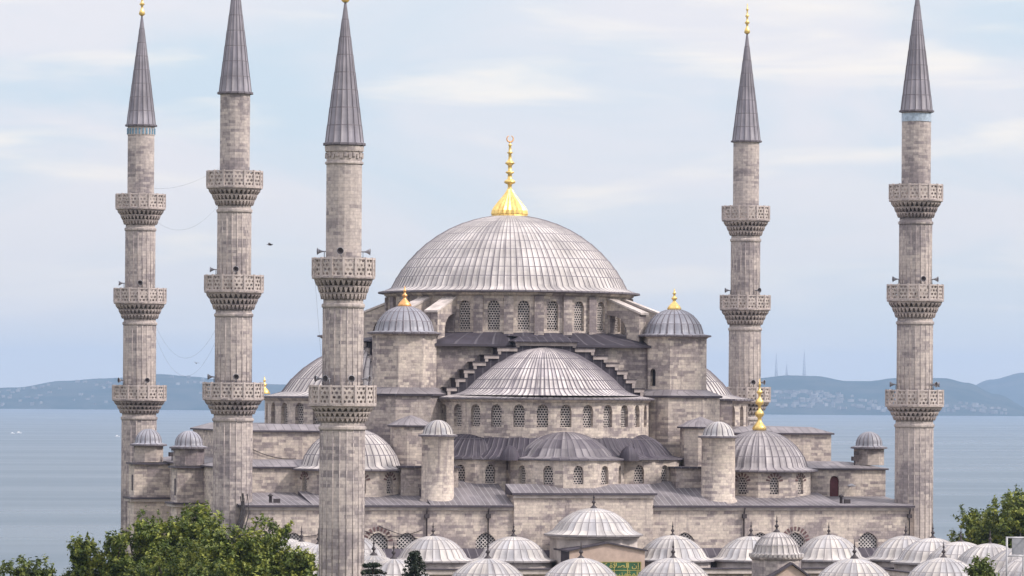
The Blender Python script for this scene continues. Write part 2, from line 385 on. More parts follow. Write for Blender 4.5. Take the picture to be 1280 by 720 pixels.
def wall(mb, p0, p1, z0, z1, ops=(), depth=.45, m=0, mrev=0, u0=0.0):
    """wall from p0 to p1 (outside on the right-hand side of p0->p1) with real arched openings (uc, width, zb, zt, kind)"""
    p0 = Vector((*p0, 0)); p1 = Vector((*p1, 0)); d = (p1 - p0); Ln = d.length; d.normalize(); nin = Vector((-d.y, d.x, 0))
    P = lambda u, z, k=0.0: p0 + d * u + nin * k + Vector((0, 0, z))
    def q(a, b, c, e): mb.face([P(a, c), P(b, c), P(b, e), P(a, e)], m, [(u0 + a, c), (u0 + b, c), (u0 + b, e), (u0 + a, e)])
    cur = 0.0; holes = []
    for uc, wd, zb, zt, kind in sorted(ops):
        a, b = uc - wd / 2, uc + wd / 2
        if a > cur: q(cur, a, z0, z1)
        if zb > z0: q(a, b, z0, zb)
        arc = arch_pts(uc, wd, zt, kind)
        for i in range(len(arc) - 1):
            (ua, za), (ub, zb_) = arc[i], arc[i + 1]
            if ub - ua > 1e-6: mb.face([P(ua, za), P(ub, zb_), P(ub, z1), P(ua, z1)], m, [(u0 + ua, za), (u0 + ub, zb_), (u0 + ub, z1), (u0 + ua, z1)])
        loop = [(a, zb)] + arc + [(b, zb)]
        for i in range(len(loop)):
            (ua, za), (ub, zb_) = loop[i], loop[(i + 1) % len(loop)]
            if abs(ua - ub) + abs(za - zb_) > 1e-6: mb.face([P(ua, za), P(ua, za, depth), P(ub, zb_, depth), P(ub, zb_)], mrev)
        holes.append([[P(u, z, kk) for u, z in loop] for kk in (depth * .6, depth)])
        holes[-1].append([(u, z) for u, z in loop]); holes[-1].append((P, uc, wd, zb, zt))
        cur = b
    if cur < Ln: q(cur, Ln, z0, z1)
    return holes
def arch_pts(uc, wd, zt, kind):
    h = wd / 2
    if kind == 'flat': return [(uc - h, zt), (uc + h, zt)]
    rise = {'round': h, 'point': h * 1.12, 'lunette': h * .78}[kind]; zs = zt - rise; out = []
    for k in range(9):
        x = -1 + k / 4
        y = math.sqrt(max(0, 1 - abs(x) ** 2)) if kind == 'round' else (1 - abs(x) ** 1.55) ** .75
        out.append((uc + x * h, zs + rise * y))
    return out
def window(parent, hole, screen, name='window', frame=None):
    mb = MB()
    mb.face(hole[0], 0, hole[2]); mb.face(hole[1], 1)
    mats = [screen, DARK]
    if frame is not None:
        P, uc, wd, zb, zt = hole[3]
        mats.append(frame)
        pts = arch_pts(uc, wd + .34, zt + .17, 'point'); pin = arch_pts(uc, wd, zt, 'point')
        pts = [(uc - wd / 2 - .17, zb)] + pts + [(uc + wd / 2 + .17, zb)]; pin = [(uc - wd / 2, zb)] + pin + [(uc + wd / 2, zb)]
        for i in range(len(pts) - 1):
            A, B, C, D = pts[i], pts[i + 1], pin[i + 1], pin[i]
            mb.face([P(*A, -.05), P(*D, -.05), P(*C, -.05), P(*B, -.05)], 2)
            mb.face([P(*A, -.05), P(*B, -.05), P(*B, .02), P(*A, .02)], 2); mb.face([P(*D, -.05), P(*D, .02), P(*C, .02), P(*C, -.05)], 2)
        mb.face([P(uc - wd / 2 - .2, zb - .14, -.07), P(uc + wd / 2 + .2, zb - .14, -.07), P(uc + wd / 2 + .2, zb, -.07), P(uc - wd / 2 - .2, zb, -.07)], 2)
        mb.face([P(uc - wd / 2 - .2, zb, -.07), P(uc + wd / 2 + .2, zb, -.07), P(uc + wd / 2 + .2, zb, .2), P(uc - wd / 2 - .2, zb, .2)], 2)
    return mb.build(name, mats, parent)
def voussoirs(mb, P, uc, wd, zs, r0, r1, n=9, k=-.05, m=0):
    """alternating red stones fanned round a window head"""
    for i in range(n):
        a = PI * (i + .5) / n; da = PI / n * .52; b0, b1 = a - da / 2 * 1.0, a + da / 2
        q = [(uc + math.cos(t) * r, zs + math.sin(t) * r) for t, r in ((b0, r0), (b0, r1), (b1, r1), (b1, r0))]
        mb.face([P(u, z, k) for u, z in q], m)
        for a_, b_ in ((0, 1), (1, 2), (2, 3), (3, 0)):
            mb.face([P(*q[b_], k), P(*q[a_], k), P(*q[a_], .01), P(*q[b_], .01)], m)
def facet_drum(cx, cy, Rd, normals, half, z0, z1, win=None, depth=.45, closed=False, back=True):
    """facets whose outward directions are degrees from -y (towards +x positive)"""
    mb = MB(); holes = []
    rv = Rd / math.cos(R(half))
    pt = lambda a: (cx + rv * math.sin(R(a)), cy - rv * math.cos(R(a)))
    u = 0
    for a in normals:
        p0, p1 = pt(a - half), pt(a + half); Ln = 2 * Rd * math.tan(R(half))
        ops = [] if (win is None or (win[0] and a not in win[0])) else [(Ln / 2, *win[1:])]
        holes += wall(mb, p0, p1, z0, z1, ops, depth, u0=u); u += Ln
    return mb, holes
FIN_D = [(.16, 0), (.34, .02), (.30, .12), (.10, .30), (.07, .42), (.17, .52), (.17, .60), (.06, .72), (.05, .86), (.11, .94), (.05, 1.04), (.03, 1.3), (0, 1.5)]
def finial(name, parent, x, y, z, prof, m, n=16, scale=1.0, crescent=0.0):
    mb = MB()
    p = [(r * scale, z + h * scale) for r, h in prof]
    mb.lathe(p[::1], n, x, y, m=0)
    if crescent:
        zt = p[-1][1] + crescent * .9; pts = []
        for k in range(15):
            a = R(90 + 28) + R(304) * k / 14
            pts.append((x + crescent * math.cos(a) * RIGHT.x, y + crescent * math.cos(a) * RIGHT.y, zt + crescent * math.sin(a)))
        for k in range(14):
            f = math.sin(PI * (k + .5) / 14); mb.tube(pts[k:k + 2], .035 + .06 * f, 6)
    return mb.build(name, m, parent)

# ------------------------------------------------------------------ setting: ground, sea, hills, far town
def grid_obj(name, f, nu, nv, m, kind):
    vs_ = [f(i / nu, j / nv) for j in range(nv + 1) for i in range(nu + 1)]
    fs = [(j * (nu + 1) + i, j * (nu + 1) + i + 1, (j + 1) * (nu + 1) + i + 1, (j + 1) * (nu + 1) + i) for j in range(nv) for i in range(nu)]
    me = bpy.data.meshes.new(name); me.from_pydata(vs_, [], fs); me.materials.append(m)
    me.polygons.foreach_set('use_smooth', [True] * len(fs))
    o = bpy.data.objects.new(name, me); col.objects.link(o); return tag(o, kind=kind)
SEA_Z = -36.0
m, t, p, o = mat('grassy_ground')
g = noise(t, pos(t), .06, 5, .6)
t.links.new(mixc(t, ramp(t, g, .4, .6), (.06, .075, .03), (.16, .14, .11)), p.inputs['Base Color']); p.inputs['Roughness'].default_value = .95
def gz(X, Z):
    k = max(0, min(1, (Z - 520) / 480)); edge = max(0, min(1, (abs(X) - 500) / 700))
    s = k * k * (3 - 2 * k); s = max(s, edge * edge * (3 - 2 * edge))
    return -39.5 * s
grid_obj('ground', lambda a, b: tuple(at(-1400 + 2800 * a, -900 + 2000 * b, gz(-1400 + 2800 * a, -900 + 2000 * b))), 60, 60, m, 'structure')

m, t, p, o = mat('sea_water')
P_ = pos(t)
mpn = t.nodes.new('ShaderNodeMapping'); mpn.inputs[2].default_value = (0, 0, TH); mpn.inputs[3].default_value = (.004, .022, 1); t.links.new(P_, mpn.inputs[0])
band = noise(t, mpn.outputs[0], .22, 5, .6)
t.links.new(mixc(t, ramp(t, band, .35, .68), (.05, .08, .11), (.062, .094, .124)), p.inputs['Base Color'])
t.links.new(ramp(t, band, .3, .7, .26, .38), p.inputs['Roughness']); p.inputs['IOR'].default_value = 1.33; p.inputs['Specular IOR Level'].default_value = .38
mpb = t.nodes.new('ShaderNodeMapping'); mpb.inputs[2].default_value = (0, 0, TH); mpb.inputs[3].default_value = (.05, .16, 1); t.links.new(P_, mpb.inputs[0])
wv = M_(t, 'ADD', noise(t, mpb.outputs[0], 1.0, 6, .65), M_(t, 'MULTIPLY', band, .4))
b = t.nodes.new('ShaderNodeBump'); b.inputs[0].default_value = 1.0; b.inputs[1].default_value = 2.2; t.links.new(wv, b.inputs[2]); t.links.new(b.outputs[0], p.inputs['Normal'])
grid_obj('sea', lambda a, b: tuple(at(-28000 + 56000 * a, -3000 + 31000 * b, SEA_Z)), 40, 40, m, 'structure')

m, t, p, o = mat('wooded_hills')
g = noise(t, pos(t), .004, 6, .65)
t.links.new(mixc(t, ramp(t, g, .4, .62), (.016, .036, .034), (.05, .06, .055)), p.inputs['Base Color']); p.inputs['Roughness'].default_value = 1; p.inputs['Specular IOR Level'].default_value = 0
HILL = m
def ridge_height(pts, px):
    if px <= pts[0][0]: return pts[0][1]
    for (a, ya), (b, yb) in zip(pts, pts[1:]):
        if px <= b:
            k = (px - a) / (b - a); k = k * k * (3 - 2 * k); return ya + (yb - ya) * k
    return pts[-1][1]
def hills(ridge, x0, x1, D0, Dr, D1, seed, name='hills'):
    """ridge: (metres to the right at the ridge's distance, metres above the sea)"""
    r2 = random.Random(seed); ph = [(r2.uniform(0, 6.3), r2.uniform(.6, 1.6)) for _ in range(6)]
    def f(a, b):
        X = x0 + (x1 - x0) * a
        h = ridge_height(ridge, X); j = sum(math.sin(X / (130 * 1.7 ** i) * 1.0 + ph[i][0]) * ph[i][1] * 1.1 * 1.35 ** i for i in range(6))
        h = max(0, h + j * min(1, h / 40))
        k = (b * 2) if b < .5 else (2 - 2 * b)
        s = math.sin(min(1, k) * PI / 2) ** .8
        D = D0 + (Dr - D0) * b * 2 if b < .5 else Dr + (D1 - Dr) * (b - .5) * 2
        s2 = s * (1 + .16 * math.sin(X / 420 + b * 9 + seed) * (1 - s))
        z = SEA_Z - 1.5 + h * s2 if k > 0 else SEA_Z - 3
        return tuple(at(X * D / Dr, D, z))
    grid_obj(name, f, 240, 16, HILL, 'structure')
    return lambda X, D: f((X * Dr / D - x0) / (x1 - x0), ((D - D0) / (Dr - D0) / 2) if D < Dr else .5 + (D - Dr) / (D1 - Dr) / 2)
def rg(pts, D):                         # sight-line bearings of the far skyline -> real metres at distance D
    out = []
    for x, y in pts:
        y2 = y - (x - 640) * .007
        out.append(((x - 640) / 5300 * D, 24.5 - SEA_Z - (y2 - 497) / 5300 * D))
    return out
HL = hills(rg([(-900, 500), (-300, 492), (-60, 488), (20, 483), (80, 474), (130, 471), (160, 470), (200, 466), (240, 469), (290, 474), (350, 479), (420, 484), (520, 482), (620, 479), (720, 482), (820, 488), (900, 500), (950, 514)], 18900), (-1540) / 5300 * 18900, 310 / 5300 * 18900, 17300, 18900, 22000, 1)
HR = hills(rg([(840, 512), (900, 488), (950, 474), (985, 471), (1020, 472), (1060, 478), (1085, 478), (1120, 474), (1150, 473), (1180, 474), (1210, 480), (1245, 494), (1290, 512), (1340, 508), (1500, 500), (1700, 505), (1850, 522)], 18200), 190 / 5300 * 18200, 1210 / 5300 * 18200, 17000, 18200, 20500, 5)
hills(rg([(1120, 518), (1200, 489), (1240, 475), (1280, 467), (1330, 463), (1420, 474), (1600, 505)], 24000), 470 / 5300 * 24000, 990 / 5300 * 24000, 22500, 24000, 26000, 9)
mb = MB(); r2 = random.Random(3)
for k in range(260):                    # the far shore town: one mass of pale specks
    if k < 90: px = r2.gauss(1018, 30); D = r2.uniform(17080, 17420); fn = HR
    elif k < 160: px = r2.uniform(-30, 275); D = r2.uniform(17330, 18500); fn = HL
    else: px = r2.uniform(1085, 1260); D = r2.uniform(17050, 17250); fn = HR
    X = (px - 640) / 5300 * D; c = fn(X, D); s_ = r2.uniform(5, 11) * (1.4 if k < 90 else 1)
    mb.obox((c[0], c[1], c[2] + 3), s_ * 1.8, s_, r2.uniform(8, 15), -TH + r2.uniform(-.6, .6))
tag(mb.build('far_town', TOWNM), kind='stuff')

# haze: sea air between the viewpoint and the far shore
mb = MB()
q = [at(-29500, -3500, 0), at(29500, -3500, 0), at(29500, 29000, 0), at(-29500, 29000, 0)]
mb.prism([(v.x, v.y) for v in q], -41, 330, bottom=True)
hz = bpy.data.materials.new('sea_air'); hz.use_nodes = True; t = hz.node_tree; t.nodes.clear()
o_ = t.nodes.new('ShaderNodeOutputMaterial'); pv = t.nodes.new('ShaderNodeVolumePrincipled'); t.links.new(pv.outputs[0], o_.inputs[1])
pv.inputs['Color'].default_value = (.465, .625, .86, 1); pv.inputs['Density'].default_value = 4.4e-5; pv.inputs['Anisotropy'].default_value = .2
tag(mb.build('haze', hz), kind='stuff')

# ------------------------------------------------------------------ minarets
def balcony(root, zt, ro, rs_below, rs_above, hp, hm, tall=3):
    """pierced parapet on stepped stalactite corbels. zt: top of the parapet"""
    n = 16; ph = PI / n
    # parapet panels
    mb = MB(); zb = zt - hp
    pl = ngon(0, 0, ro, n, ph); pi_ = ngon(0, 0, ro - .12, n, ph)
    for k in range(n):
        a, b_ = pl[k], pl[(k + 1) % n]; d = math.hypot(b_[0] - a[0], b_[1] - a[1]); c, e = pi_[k], pi_[(k + 1) % n]
        mb.face([(*a, zb), (*b_, zb), (*b_, zt - .12), (*a, zt - .12)], 0, [(.07, .02), (.07 + d, .02), (.07 + d, hp - .10), (.07, hp - .10)])
        mb.face([(*e, zb), (*c, zb), (*c, zt - .12), (*e, zt - .12)], 0, [(.07 + d, .02), (.07, .02), (.07, hp - .10), (.07 + d, hp - .10)])
        an = math.atan2(a[1], a[0]); mb.obox((a[0] * .995, a[1] * .995, (zb + zt) / 2 + .03), .20, .17, hp + .06, an, 1)
    for z0_, z1_, r_ in ((zt - .12, zt + .02, ro + .05), (zb - .10, zb + .06, ro + .07)):
        mb.prism(ngon(0, 0, r_, n, ph), z0_, z1_, 1, top=False); mb.prism(list(reversed(ngon(0, 0, r_ - .22, n, ph))), z0_, z1_, 1, top=False)
        for k in range(n):
            A = ngon(0, 0, r_, n, ph); B = ngon(0, 0, r_ - .22, n, ph); kk = (k + 1) % n
            mb.face([(*A[k], z1_), (*A[kk], z1_), (*B[kk], z1_), (*B[k], z1_)], 1); mb.face([(*A[kk], z0_), (*A[k], z0_), (*B[k], z0_), (*B[kk], z0_)], 1)
    bal = mb.build('parapet', [PARA, MPAR], root)
    # stalactite corbels
    mb = MB(); zc = zb - .10; hz_ = hm / tall
    mb.lathe([(rs_above * .8, zc + .06), (ro + .05, zc + .06), (ro + .05, zc - .10), (ro - .1, zc - .14)], 32, m=0, smooth=False, uvn='m')
    zc -= .14; r_top = ro - .12
    for k in range(tall):
        f0 = k / tall; f1 = (k + 1) / tall
        ra = r_top + (rs_below + .12 - r_top) * (f0 ** .8); rb = r_top + (rs_below + .12 - r_top) * (f1 ** .8)
        core = rb - .30; za = zc - hz_ * k; zbb = zc - hz_ * (k + 1)
        mb.lathe([(ra, za), (ra - .02, za - .12), (core + .04, za - .20), (core - .06, zbb), (rs_below * .7, zbb)], 32, m=0, smooth=False, uvn='m')
        nn = 32; off = (k % 2) * PI / nn
        for j in range(nn):
            a = off + 2 * PI * j / nn; da = PI / nn * .66
            top = [(ra - .03) * 1.0, za - .10]
            q = lambda t_, r_, z_: (r_ * math.cos(t_), r_ * math.sin(t_), z_)
            # a hanging tooth: wide above, narrow at its tip, leaving dark niches between
            A0, A1 = q(a - da, ra - .03, za - .1), q(a + da, ra - .03, za - .1); B0, B1 = q(a - da * .95, ra - .05, za - hz_ * .45), q(a + da * .95, ra - .05, za - hz_ * .45)
            C0, C1 = q(a - da * .3, rb + .06, zbb + .02), q(a + da * .3, rb + .06, zbb + .02)
            D0, D1 = q(a - da, core - .05, za - .1), q(a + da, core - .05, za - .1); E0, E1 = q(a - da * .95, core - .05, za - hz_ * .45), q(a + da * .95, core - .05, za - hz_ * .45); F0, F1 = q(a - da * .3, core - .05, zbb + .02), q(a + da * .3, core - .05, zbb + .02)
            mb.face([B0, B1, A1, A0]); mb.face([C0, C1, B1, B0]); mb.face([D0, E0, B0, A0]); mb.face([E0, F0, C0, B0]); mb.face([A1, B1, E1, D1]); mb.face([B1, C1, F1, E1]); mb.face([F0, F1, C1, C0])
    mb.build('corbel', MCOR, root)
def horn(root, ang, z, r):
    """grey loudspeaker horn pointing outwards. ang: degrees from straight at the viewpoint, to the right"""
    a = -PI / 2 - TH + R(ang); d = Vector((math.cos(a), math.sin(a), 0))
    mb = MB(); pr = [(.05, 0), (.06, .10), (.10, .24), (.19, .42), (.29, .54), (.26, .54), (.08, .32), (0, .30)]
    ax = Vector((-d.y, d.x, 0)); up = Vector((0, 0, 1)); o0 = d * (r + .15) + Vector((0, 0, z)); n = 12
    for i in range(len(pr) - 1):
        for k in range(n):
            f = lambda rr, h, kk: o0 + d * h + ax * rr * math.cos(2 * PI * kk / n) + up * rr * math.sin(2 * PI * kk / n)
            mb.face([f(*pr[i], k), f(*pr[i], k + 1), f(*pr[i + 1], k + 1), f(*pr[i + 1], k)], 1 if i >= 5 else 0, smooth=True)
    mb.tube([d * (r - .15) + Vector((0, 0, z)), o0 + d * .1], .05); mb.tube([d * (r + .12) + Vector((0, 0, z)), d * (r + .12) + Vector((0, 0, z - .45)), d * (r - .1) + Vector((0, 0, z - .5))], .04)
    mb.build('loudspeaker', [METALG, IRON], root)
GOLD_FIN = [(.16, 0), (.30, .15), (.22, .45), (.10, .65), (.10, .9), (.26, 1.05), (.10, 1.25), (.08, 1.55), (.20, 1.7), (.08, 1.85), (.06, 2.2), (.14, 2.32), (.05, 2.45), (.04, 2.8), (0, 2.9)]
def minaret(x, y, zs, eave, tip, label, decor, horns, lean=(0, 0), r=(1.83, 1.72, 1.57, 1.42)):
    root = empty('minaret', (x, y, 0), label, 'minaret', 'minarets of the mosque')
    nb = len(zs)
    # base plinth
    mb = MB(); mb.lathe([(2.35, -1), (2.35, 8.6), (2.2, 9.2), (r[0] + .05, 9.9)], 16, smooth=False, uvn='m'); mb.build('base', MSM, root)
    lo = 9.8
    for k in range(nb + 1):
        hi = (zs[k] - 1.76 - ((1.3, 1.55, 1.55)[k] if nb == 3 else (1.2, 1.6)[k])) if k < nb else eave
        lo_ = lo
        mb = MB(); rr = r[k] if nb == 3 else (r[0] - .05, 1.60, 1.43)[k]
        n = 20 if k < nb else 18
        # faceted shaft with slim rolls on the arrises
        pl = ngon(0, 0, rr, n); mb.prism(pl, lo_, hi + .2, 0, top=False)
        if k < nb:
            for (px, py) in pl: mb.tube([(px, py, lo_), (px, py, hi - .4)], .045, 5)
            mb.lathe([(rr + .10, hi - .55), (rr + .14, hi - .45), (rr + .14, hi - .3), (rr + .02, hi - .2)], 20, smooth=False, uvn='m')
        mb.build('shaft', MSM, root)
        if k < nb:
            hm = (1.3, 1.55, 1.55)[k] if nb == 3 else (1.2, 1.6)[k]
            ro = (2.80, 2.72, 2.58)[k] if nb == 3 else (2.62, 2.45)[k]
            hp = 1.42
            nxt = r[k + 1] if nb == 3 else (1.60, 1.43)[k]
            # plug the gap between shaft and corbel
            mb = MB(); zt = zs[k] - hp - .24 - hm; mb.prism(ngon(0, 0, rr, 20), hi, zt + .6, 0, top=False)
            mb.build('neck', MSM, root)
            balcony(root, zs[k], ro, rr, nxt, hp, hm)
            mb = MB(); mb.lathe([(ro - .1, zs[k] - hp), (.1, zs[k] - hp)], 16, smooth=False); mb.build('floor', MTRIM, root)
            # door to the gallery on the far side of the view is left dark
            lo = zs[k] - hp - .1
    # spire
    rt = r[3] if nb == 3 else 1.43
    mb = MB(); h = tip - eave; prof = [(.07, tip, False)]
    rows = 8
    for k in range(1, rows + 1):
        f = k / rows; rad = .07 + (rt + .10 - .07) * (f ** 1.0); z_ = tip - h * f
        prof.append((rad, z_, False))
        if k < rows: prof.append((rad + .03, z_ - .09, True))
    prof += [(rt + .24, eave - .05, False), (rt + .24, eave - .22, True), (rt - .02, eave - .26, True)]
    lead_dome(mb, 0, 0, prof, 16, wf=.12, lift=.05); mb.build('spire', [LEAD_SPIRE, SEAM], root)
    finial('finial', root, 0, 0, tip - .1, GOLD_FIN, GOLD, 12, 1.15)
    if decor == 'tile':
        mb = MB(); mb.lathe([(rt + .03, eave - 1.15), (rt + .03, eave - .35)], 32, uvn='m', smooth=False)
        for k in range(24):
            a = 2 * PI * k / 24; mb.obox(((rt + .05) * math.cos(a), (rt + .05) * math.sin(a), eave - .75), .08, .16, .62, a, 1)
        mb.build('tile_band', [MTRIM, TILE], root)
    if decor == 'pale':
        mb = MB(); mb.lathe([(rt + .03, eave - 1.15), (rt + .03, eave - .35)], 32, uvn='m', smooth=False); mb.build('tile_band', TILEP, root)
    if decor == 'carved':
        mb = MB(); mb.lathe([(rt, eave - 1.75), (rt + .1, eave - 1.7), (rt + .1, eave - 1.55), (rt + .02, eave - 1.5)], 32, uvn='m', smooth=False)
        mb.lathe([(rt + .02, eave - .75), (rt + .1, eave - .7), (rt + .13, eave - .3), (rt, eave - .25)], 32, uvn='m', smooth=False)
        for k in range(26):
            a = 2 * PI * k / 26; mb.obox(((rt + .03) * math.cos(a), (rt + .03) * math.sin(a), eave - 1.1 + .12 * (k % 2)), .14, .22, .34, a)
        mb.build('carved_band', MSM, root)
    for (b_, ang) in horns: horn(root, ang, zs[b_] + .55, (r[b_ + 1] if nb == 3 else (1.60, 1.43)[b_]))
    root.rotation_euler = (lean[0], lean[1], 0)
    return root
minaret(-33.7, 26.4, (25.5, 35.75, 45.7), 53.1, 64.7, 'tall stone minaret with a band of blue and white tiles under its cone', 'tile', [(1, -85), (1, 5), (2 - 2, -60), (0, 25)])
minaret(-33.0, -26.4, (25.7, 35.75, 45.5), 52.95, 64.5, 'tall stone minaret with a plain top, its foot hidden by the bushy green trees', 'plain', [(1, -88), (1, 8), (0, -75), (0, 10)])
minaret(33.1, 26.4, (25.8, 35.85, 45.6), 52.85, 64.6, 'tall stone minaret standing alone behind the mosque, partly hidden by the big tower dome', 'plain', [(1, -80), (1, 40), (0, 20), (0, 60)])
minaret(34.3, -26.4, (25.5, 35.75, 45.5), 52.8, 64.5, 'tall stone minaret with a pale blue ring under its cone, beside the facade end', 'pale', [(1, 15), (1, 70), (1, -80), (0, 80), (0, 55), (0, -88)])
minaret(-35.1, -88.0, (25.35, 35.45), 44.65, 55.9, 'nearest and widest stone minaret with two balconies and a carved ring under its cone', 'carved', [(1, -80), (1, -5), (1, 85), (0, -70), (0, -35), (0, 20), (0, 70)])

# ------------------------------------------------------------------ the mosque
MQ = empty('mosque', (0, 0, 0), 'great grey stone mosque with a cascade of lead domes under one gilded finial', 'mosque')
# main drum
nrm = [(-6.923 + 13.846 * k) for k in range(-12, 14)]
mb, holes = facet_drum(0, 0, 12.3, nrm, 6.923, 30.2, 35.0, win=(None, 1.2, 31.15, 34.1, 'round'))
DR = mb.build('main_drum', MS, MQ)
for h in holes[3:23]: window(DR, h, LATW)
mb = MB()
for a in nrm:
    a2 = R(a + 6.923); mb.obox((12.42 * math.sin(a2), -12.42 * math.cos(a2), 32.4), .95, .42, 4.3, a2)
mb.build('pilaster', MSD, DR)
mb = MB(); mb.lathe([(12.35, 34.55), (12.62, 34.7), (12.75, 34.95), (12.4, 35.0)], 52, smooth=False, uvn='m'); mb.build('cornice', MS, DR)
mb = MB()
prof = cap_profile(11.95, 35.55, 7.5, 16, 13.25, 35.12, laps=(.26, .36, .46, .56, .655, .745, .83, .91), r0=1.2)
lead_dome(mb, 0, 0, prof, 112, wf=.15, lift=.05)
MD = mb.build('main_dome', [LEAD_MAIN, SEAM], MQ)
mb = MB()
zf = 42.85
mb.lathe([(1.78, zf), (1.85, zf + .12), (1.72, zf + .2)], 48)
mb.lathe([(1.74, zf + .15), (1.80, zf + .3), (1.74, zf + .65), (1.52, zf + 1.05), (1.18, zf + 1.5), (.78, zf + 2.0), (.45, zf + 2.45), (.27, zf + 2.8)], 44, flute=.05, smooth=False)
mb.lathe([(.27, zf + 2.78), (.2, zf + 3.0), (.22, zf + 3.3), (.52, zf + 3.42), (.60, zf + 3.55), (.5, zf + 3.7), (.24, zf + 3.85), (.2, zf + 4.35), (.44, zf + 4.48), (.42, zf + 4.58), (.2, zf + 4.68), (.2, zf + 5.2), (.36, zf + 5.35), (.53, zf + 5.45), (.34, zf + 5.62), (.17, zf + 5.85), (.15, zf + 6.4), (.34, zf + 6.52), (.15, zf + 6.64), (.12, zf + 7.2), (.22, zf + 7.3), (.09, zf + 7.42), (.06, zf + 7.6), (0, zf + 7.62)], 20)
F = mb.build('finial', GOLD, MD)
for prt in (0,):
    mb = MB(); pts = []; c_ = .33; zt = zf + 7.93
    for k in range(19):
        a = R(90 + 18) + R(324) * k / 18; pts.append((c_ * math.cos(a) * RIGHT.x, c_ * math.cos(a) * RIGHT.y, zt + c_ * math.sin(a)))
    for k in range(18): mb.tube(pts[k:k + 2], .035 + .05 * math.sin(PI * (k + .5) / 18), 6)
    mb.build('crescent', COPPER, MD)
# flying buttresses round the drum
def buttress(a, parent):
    mb = MB(); ca, sa = math.sin(R(a)), -math.cos(R(a)); tx, ty = -sa, ca; hw = .62
    pr = [(12.2, 34.35), (16.2, 32.9), (16.2, 29.6), (14.7, 29.6), (14.7, 31.3), (14.45, 31.9), (14.0, 32.4), (13.4, 32.65), (12.2, 32.8)]
    P = lambda r_, z_, s: (r_ * ca + tx * s, r_ * sa + ty * s, z_)
    quad = [(0, 8, 7, 6), (0, 6, 5, 1), (1, 5, 4), (1, 4, 3, 2)]
    for f in quad:
        mb.face([P(*pr[i], hw) for i in f]); mb.face([P(*pr[i], -hw) for i in reversed(f)])
    for i in range(len(pr)):
        A, B = pr[i], pr[(i + 1) % len(pr)]
        mb.face([P(*A, -hw), P(*A, hw), P(*B, hw), P(*B, -hw)])
    # pale sloping cap
    k = [(12.15, 34.38), (16.45, 32.82), (16.45, 33.02), (12.15, 34.60)]
    for i in range(4):
        A, B = k[i], k[(i + 1) % 4]; mb.face([P(*A, -hw - .12), P(*A, hw + .12), P(*B, hw + .12), P(*B, -hw - .12)], 1)
    mb.face([P(*q_, hw + .12) for q_ in reversed(k)], 1); mb.face([P(*q_, -hw - .12) for q_ in k], 1)
    mb.build('flying_buttress', [MS, MTRIM], parent)
for s in (1, -1):
    for a in (41.5, 55.4, 124.6, 138.5): buttress(a * s, DR)
# square base under the drum with its sloping lead roof
mb = MB(); mb.box(-13.2, 13.2, -13.4, 13.4, 14, 29.55, bottom=False)
mb.build('central_block', MSD, MQ)
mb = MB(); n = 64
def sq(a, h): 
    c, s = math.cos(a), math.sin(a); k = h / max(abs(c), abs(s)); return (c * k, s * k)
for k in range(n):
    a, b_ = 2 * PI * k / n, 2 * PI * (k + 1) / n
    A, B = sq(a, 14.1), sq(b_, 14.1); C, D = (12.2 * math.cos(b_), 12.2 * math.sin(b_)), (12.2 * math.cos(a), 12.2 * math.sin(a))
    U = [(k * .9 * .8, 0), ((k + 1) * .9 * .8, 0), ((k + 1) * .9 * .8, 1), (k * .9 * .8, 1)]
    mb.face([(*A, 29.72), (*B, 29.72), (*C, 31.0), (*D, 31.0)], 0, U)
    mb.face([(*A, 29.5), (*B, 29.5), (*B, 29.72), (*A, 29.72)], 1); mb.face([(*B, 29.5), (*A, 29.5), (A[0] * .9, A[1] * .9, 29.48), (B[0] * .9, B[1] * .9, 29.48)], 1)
mb.build('block_roof', [ROOF_SHADE_DARK, EAVE], MQ)
# stepped arch walls on the four sides
def rotz(k):  # turn of the whole side, quarter turns
    return Matrix.Rotation(k * PI / 2, 4, 'Z')
hw_ = [3.0, 4.85, 6.15, 7.3, 8.2, 9.05, 9.9]; zt_ = [29.95, 29.38, 28.65, 27.95, 27.2, 26.35, 25.45, 24.6]
def stepped(k):
    mb = MB(); prev = 0
    for i, h in enumerate(hw_):
        mb.box(-h, h, -15.4, -13.0, zt_[i + 1] - .02, zt_[i], 1, 1, bottom=False)
        # pale stone edging: tread and riser
        segs = [(-h, h)] if i == 0 else [(-h, -hw_[i - 1] + .0), (hw_[i - 1] - .0, h)]
        for a, b_ in segs:
            mb.box(a - .08, b_ + .08, -15.55, -15.395, zt_[i] - .36, zt_[i] - .03, 0)
            mb.box(a - .14, b_ + .14, -15.62, -12.98, zt_[i] - .03, zt_[i] + .05, 1)
        for s in (-1, 1):
            a, b_ = sorted((s * h, s * (h - .3))); mb.box(a, b_, -15.53, -15.398, zt_[i + 1] + .06, zt_[i] - .365, 0)
    return mb
st = stepped(0)
for a, b_, z0, z1 in ((-3.35, 3.35, 30.02, 30.5),):
    P_ = [(a, -15.8, z0), (b_, -15.8, z0), (b_ - .9, -14.2, z1), (a + .9, -14.2, z1)]
    st.face(P_, 1); st.face([(a, -15.8, z0), P_[3], (a, -12.6, z0)], 1); st.face([(b_, -15.8, z0), (b_, -12.6, z0), P_[2]], 1); st.face([P_[3], P_[2], (b_, -12.6, z1 + .1), (a, -12.6, z1 + .1)], 1)
    st.box(a, b_, -15.8, -15.7, z0 - .1, z0 - .002, 1)
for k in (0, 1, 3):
    o = st.build('stepped_wall', [MSTEP, ROOF_SHADE_DARK], MQ) if k == 0 else bpy.data.objects.new('stepped_wall', o0.data)
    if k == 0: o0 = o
    else: col.objects.link(o); o.parent = MQ; o.rotation_euler = (0, 0, k * PI / 2)
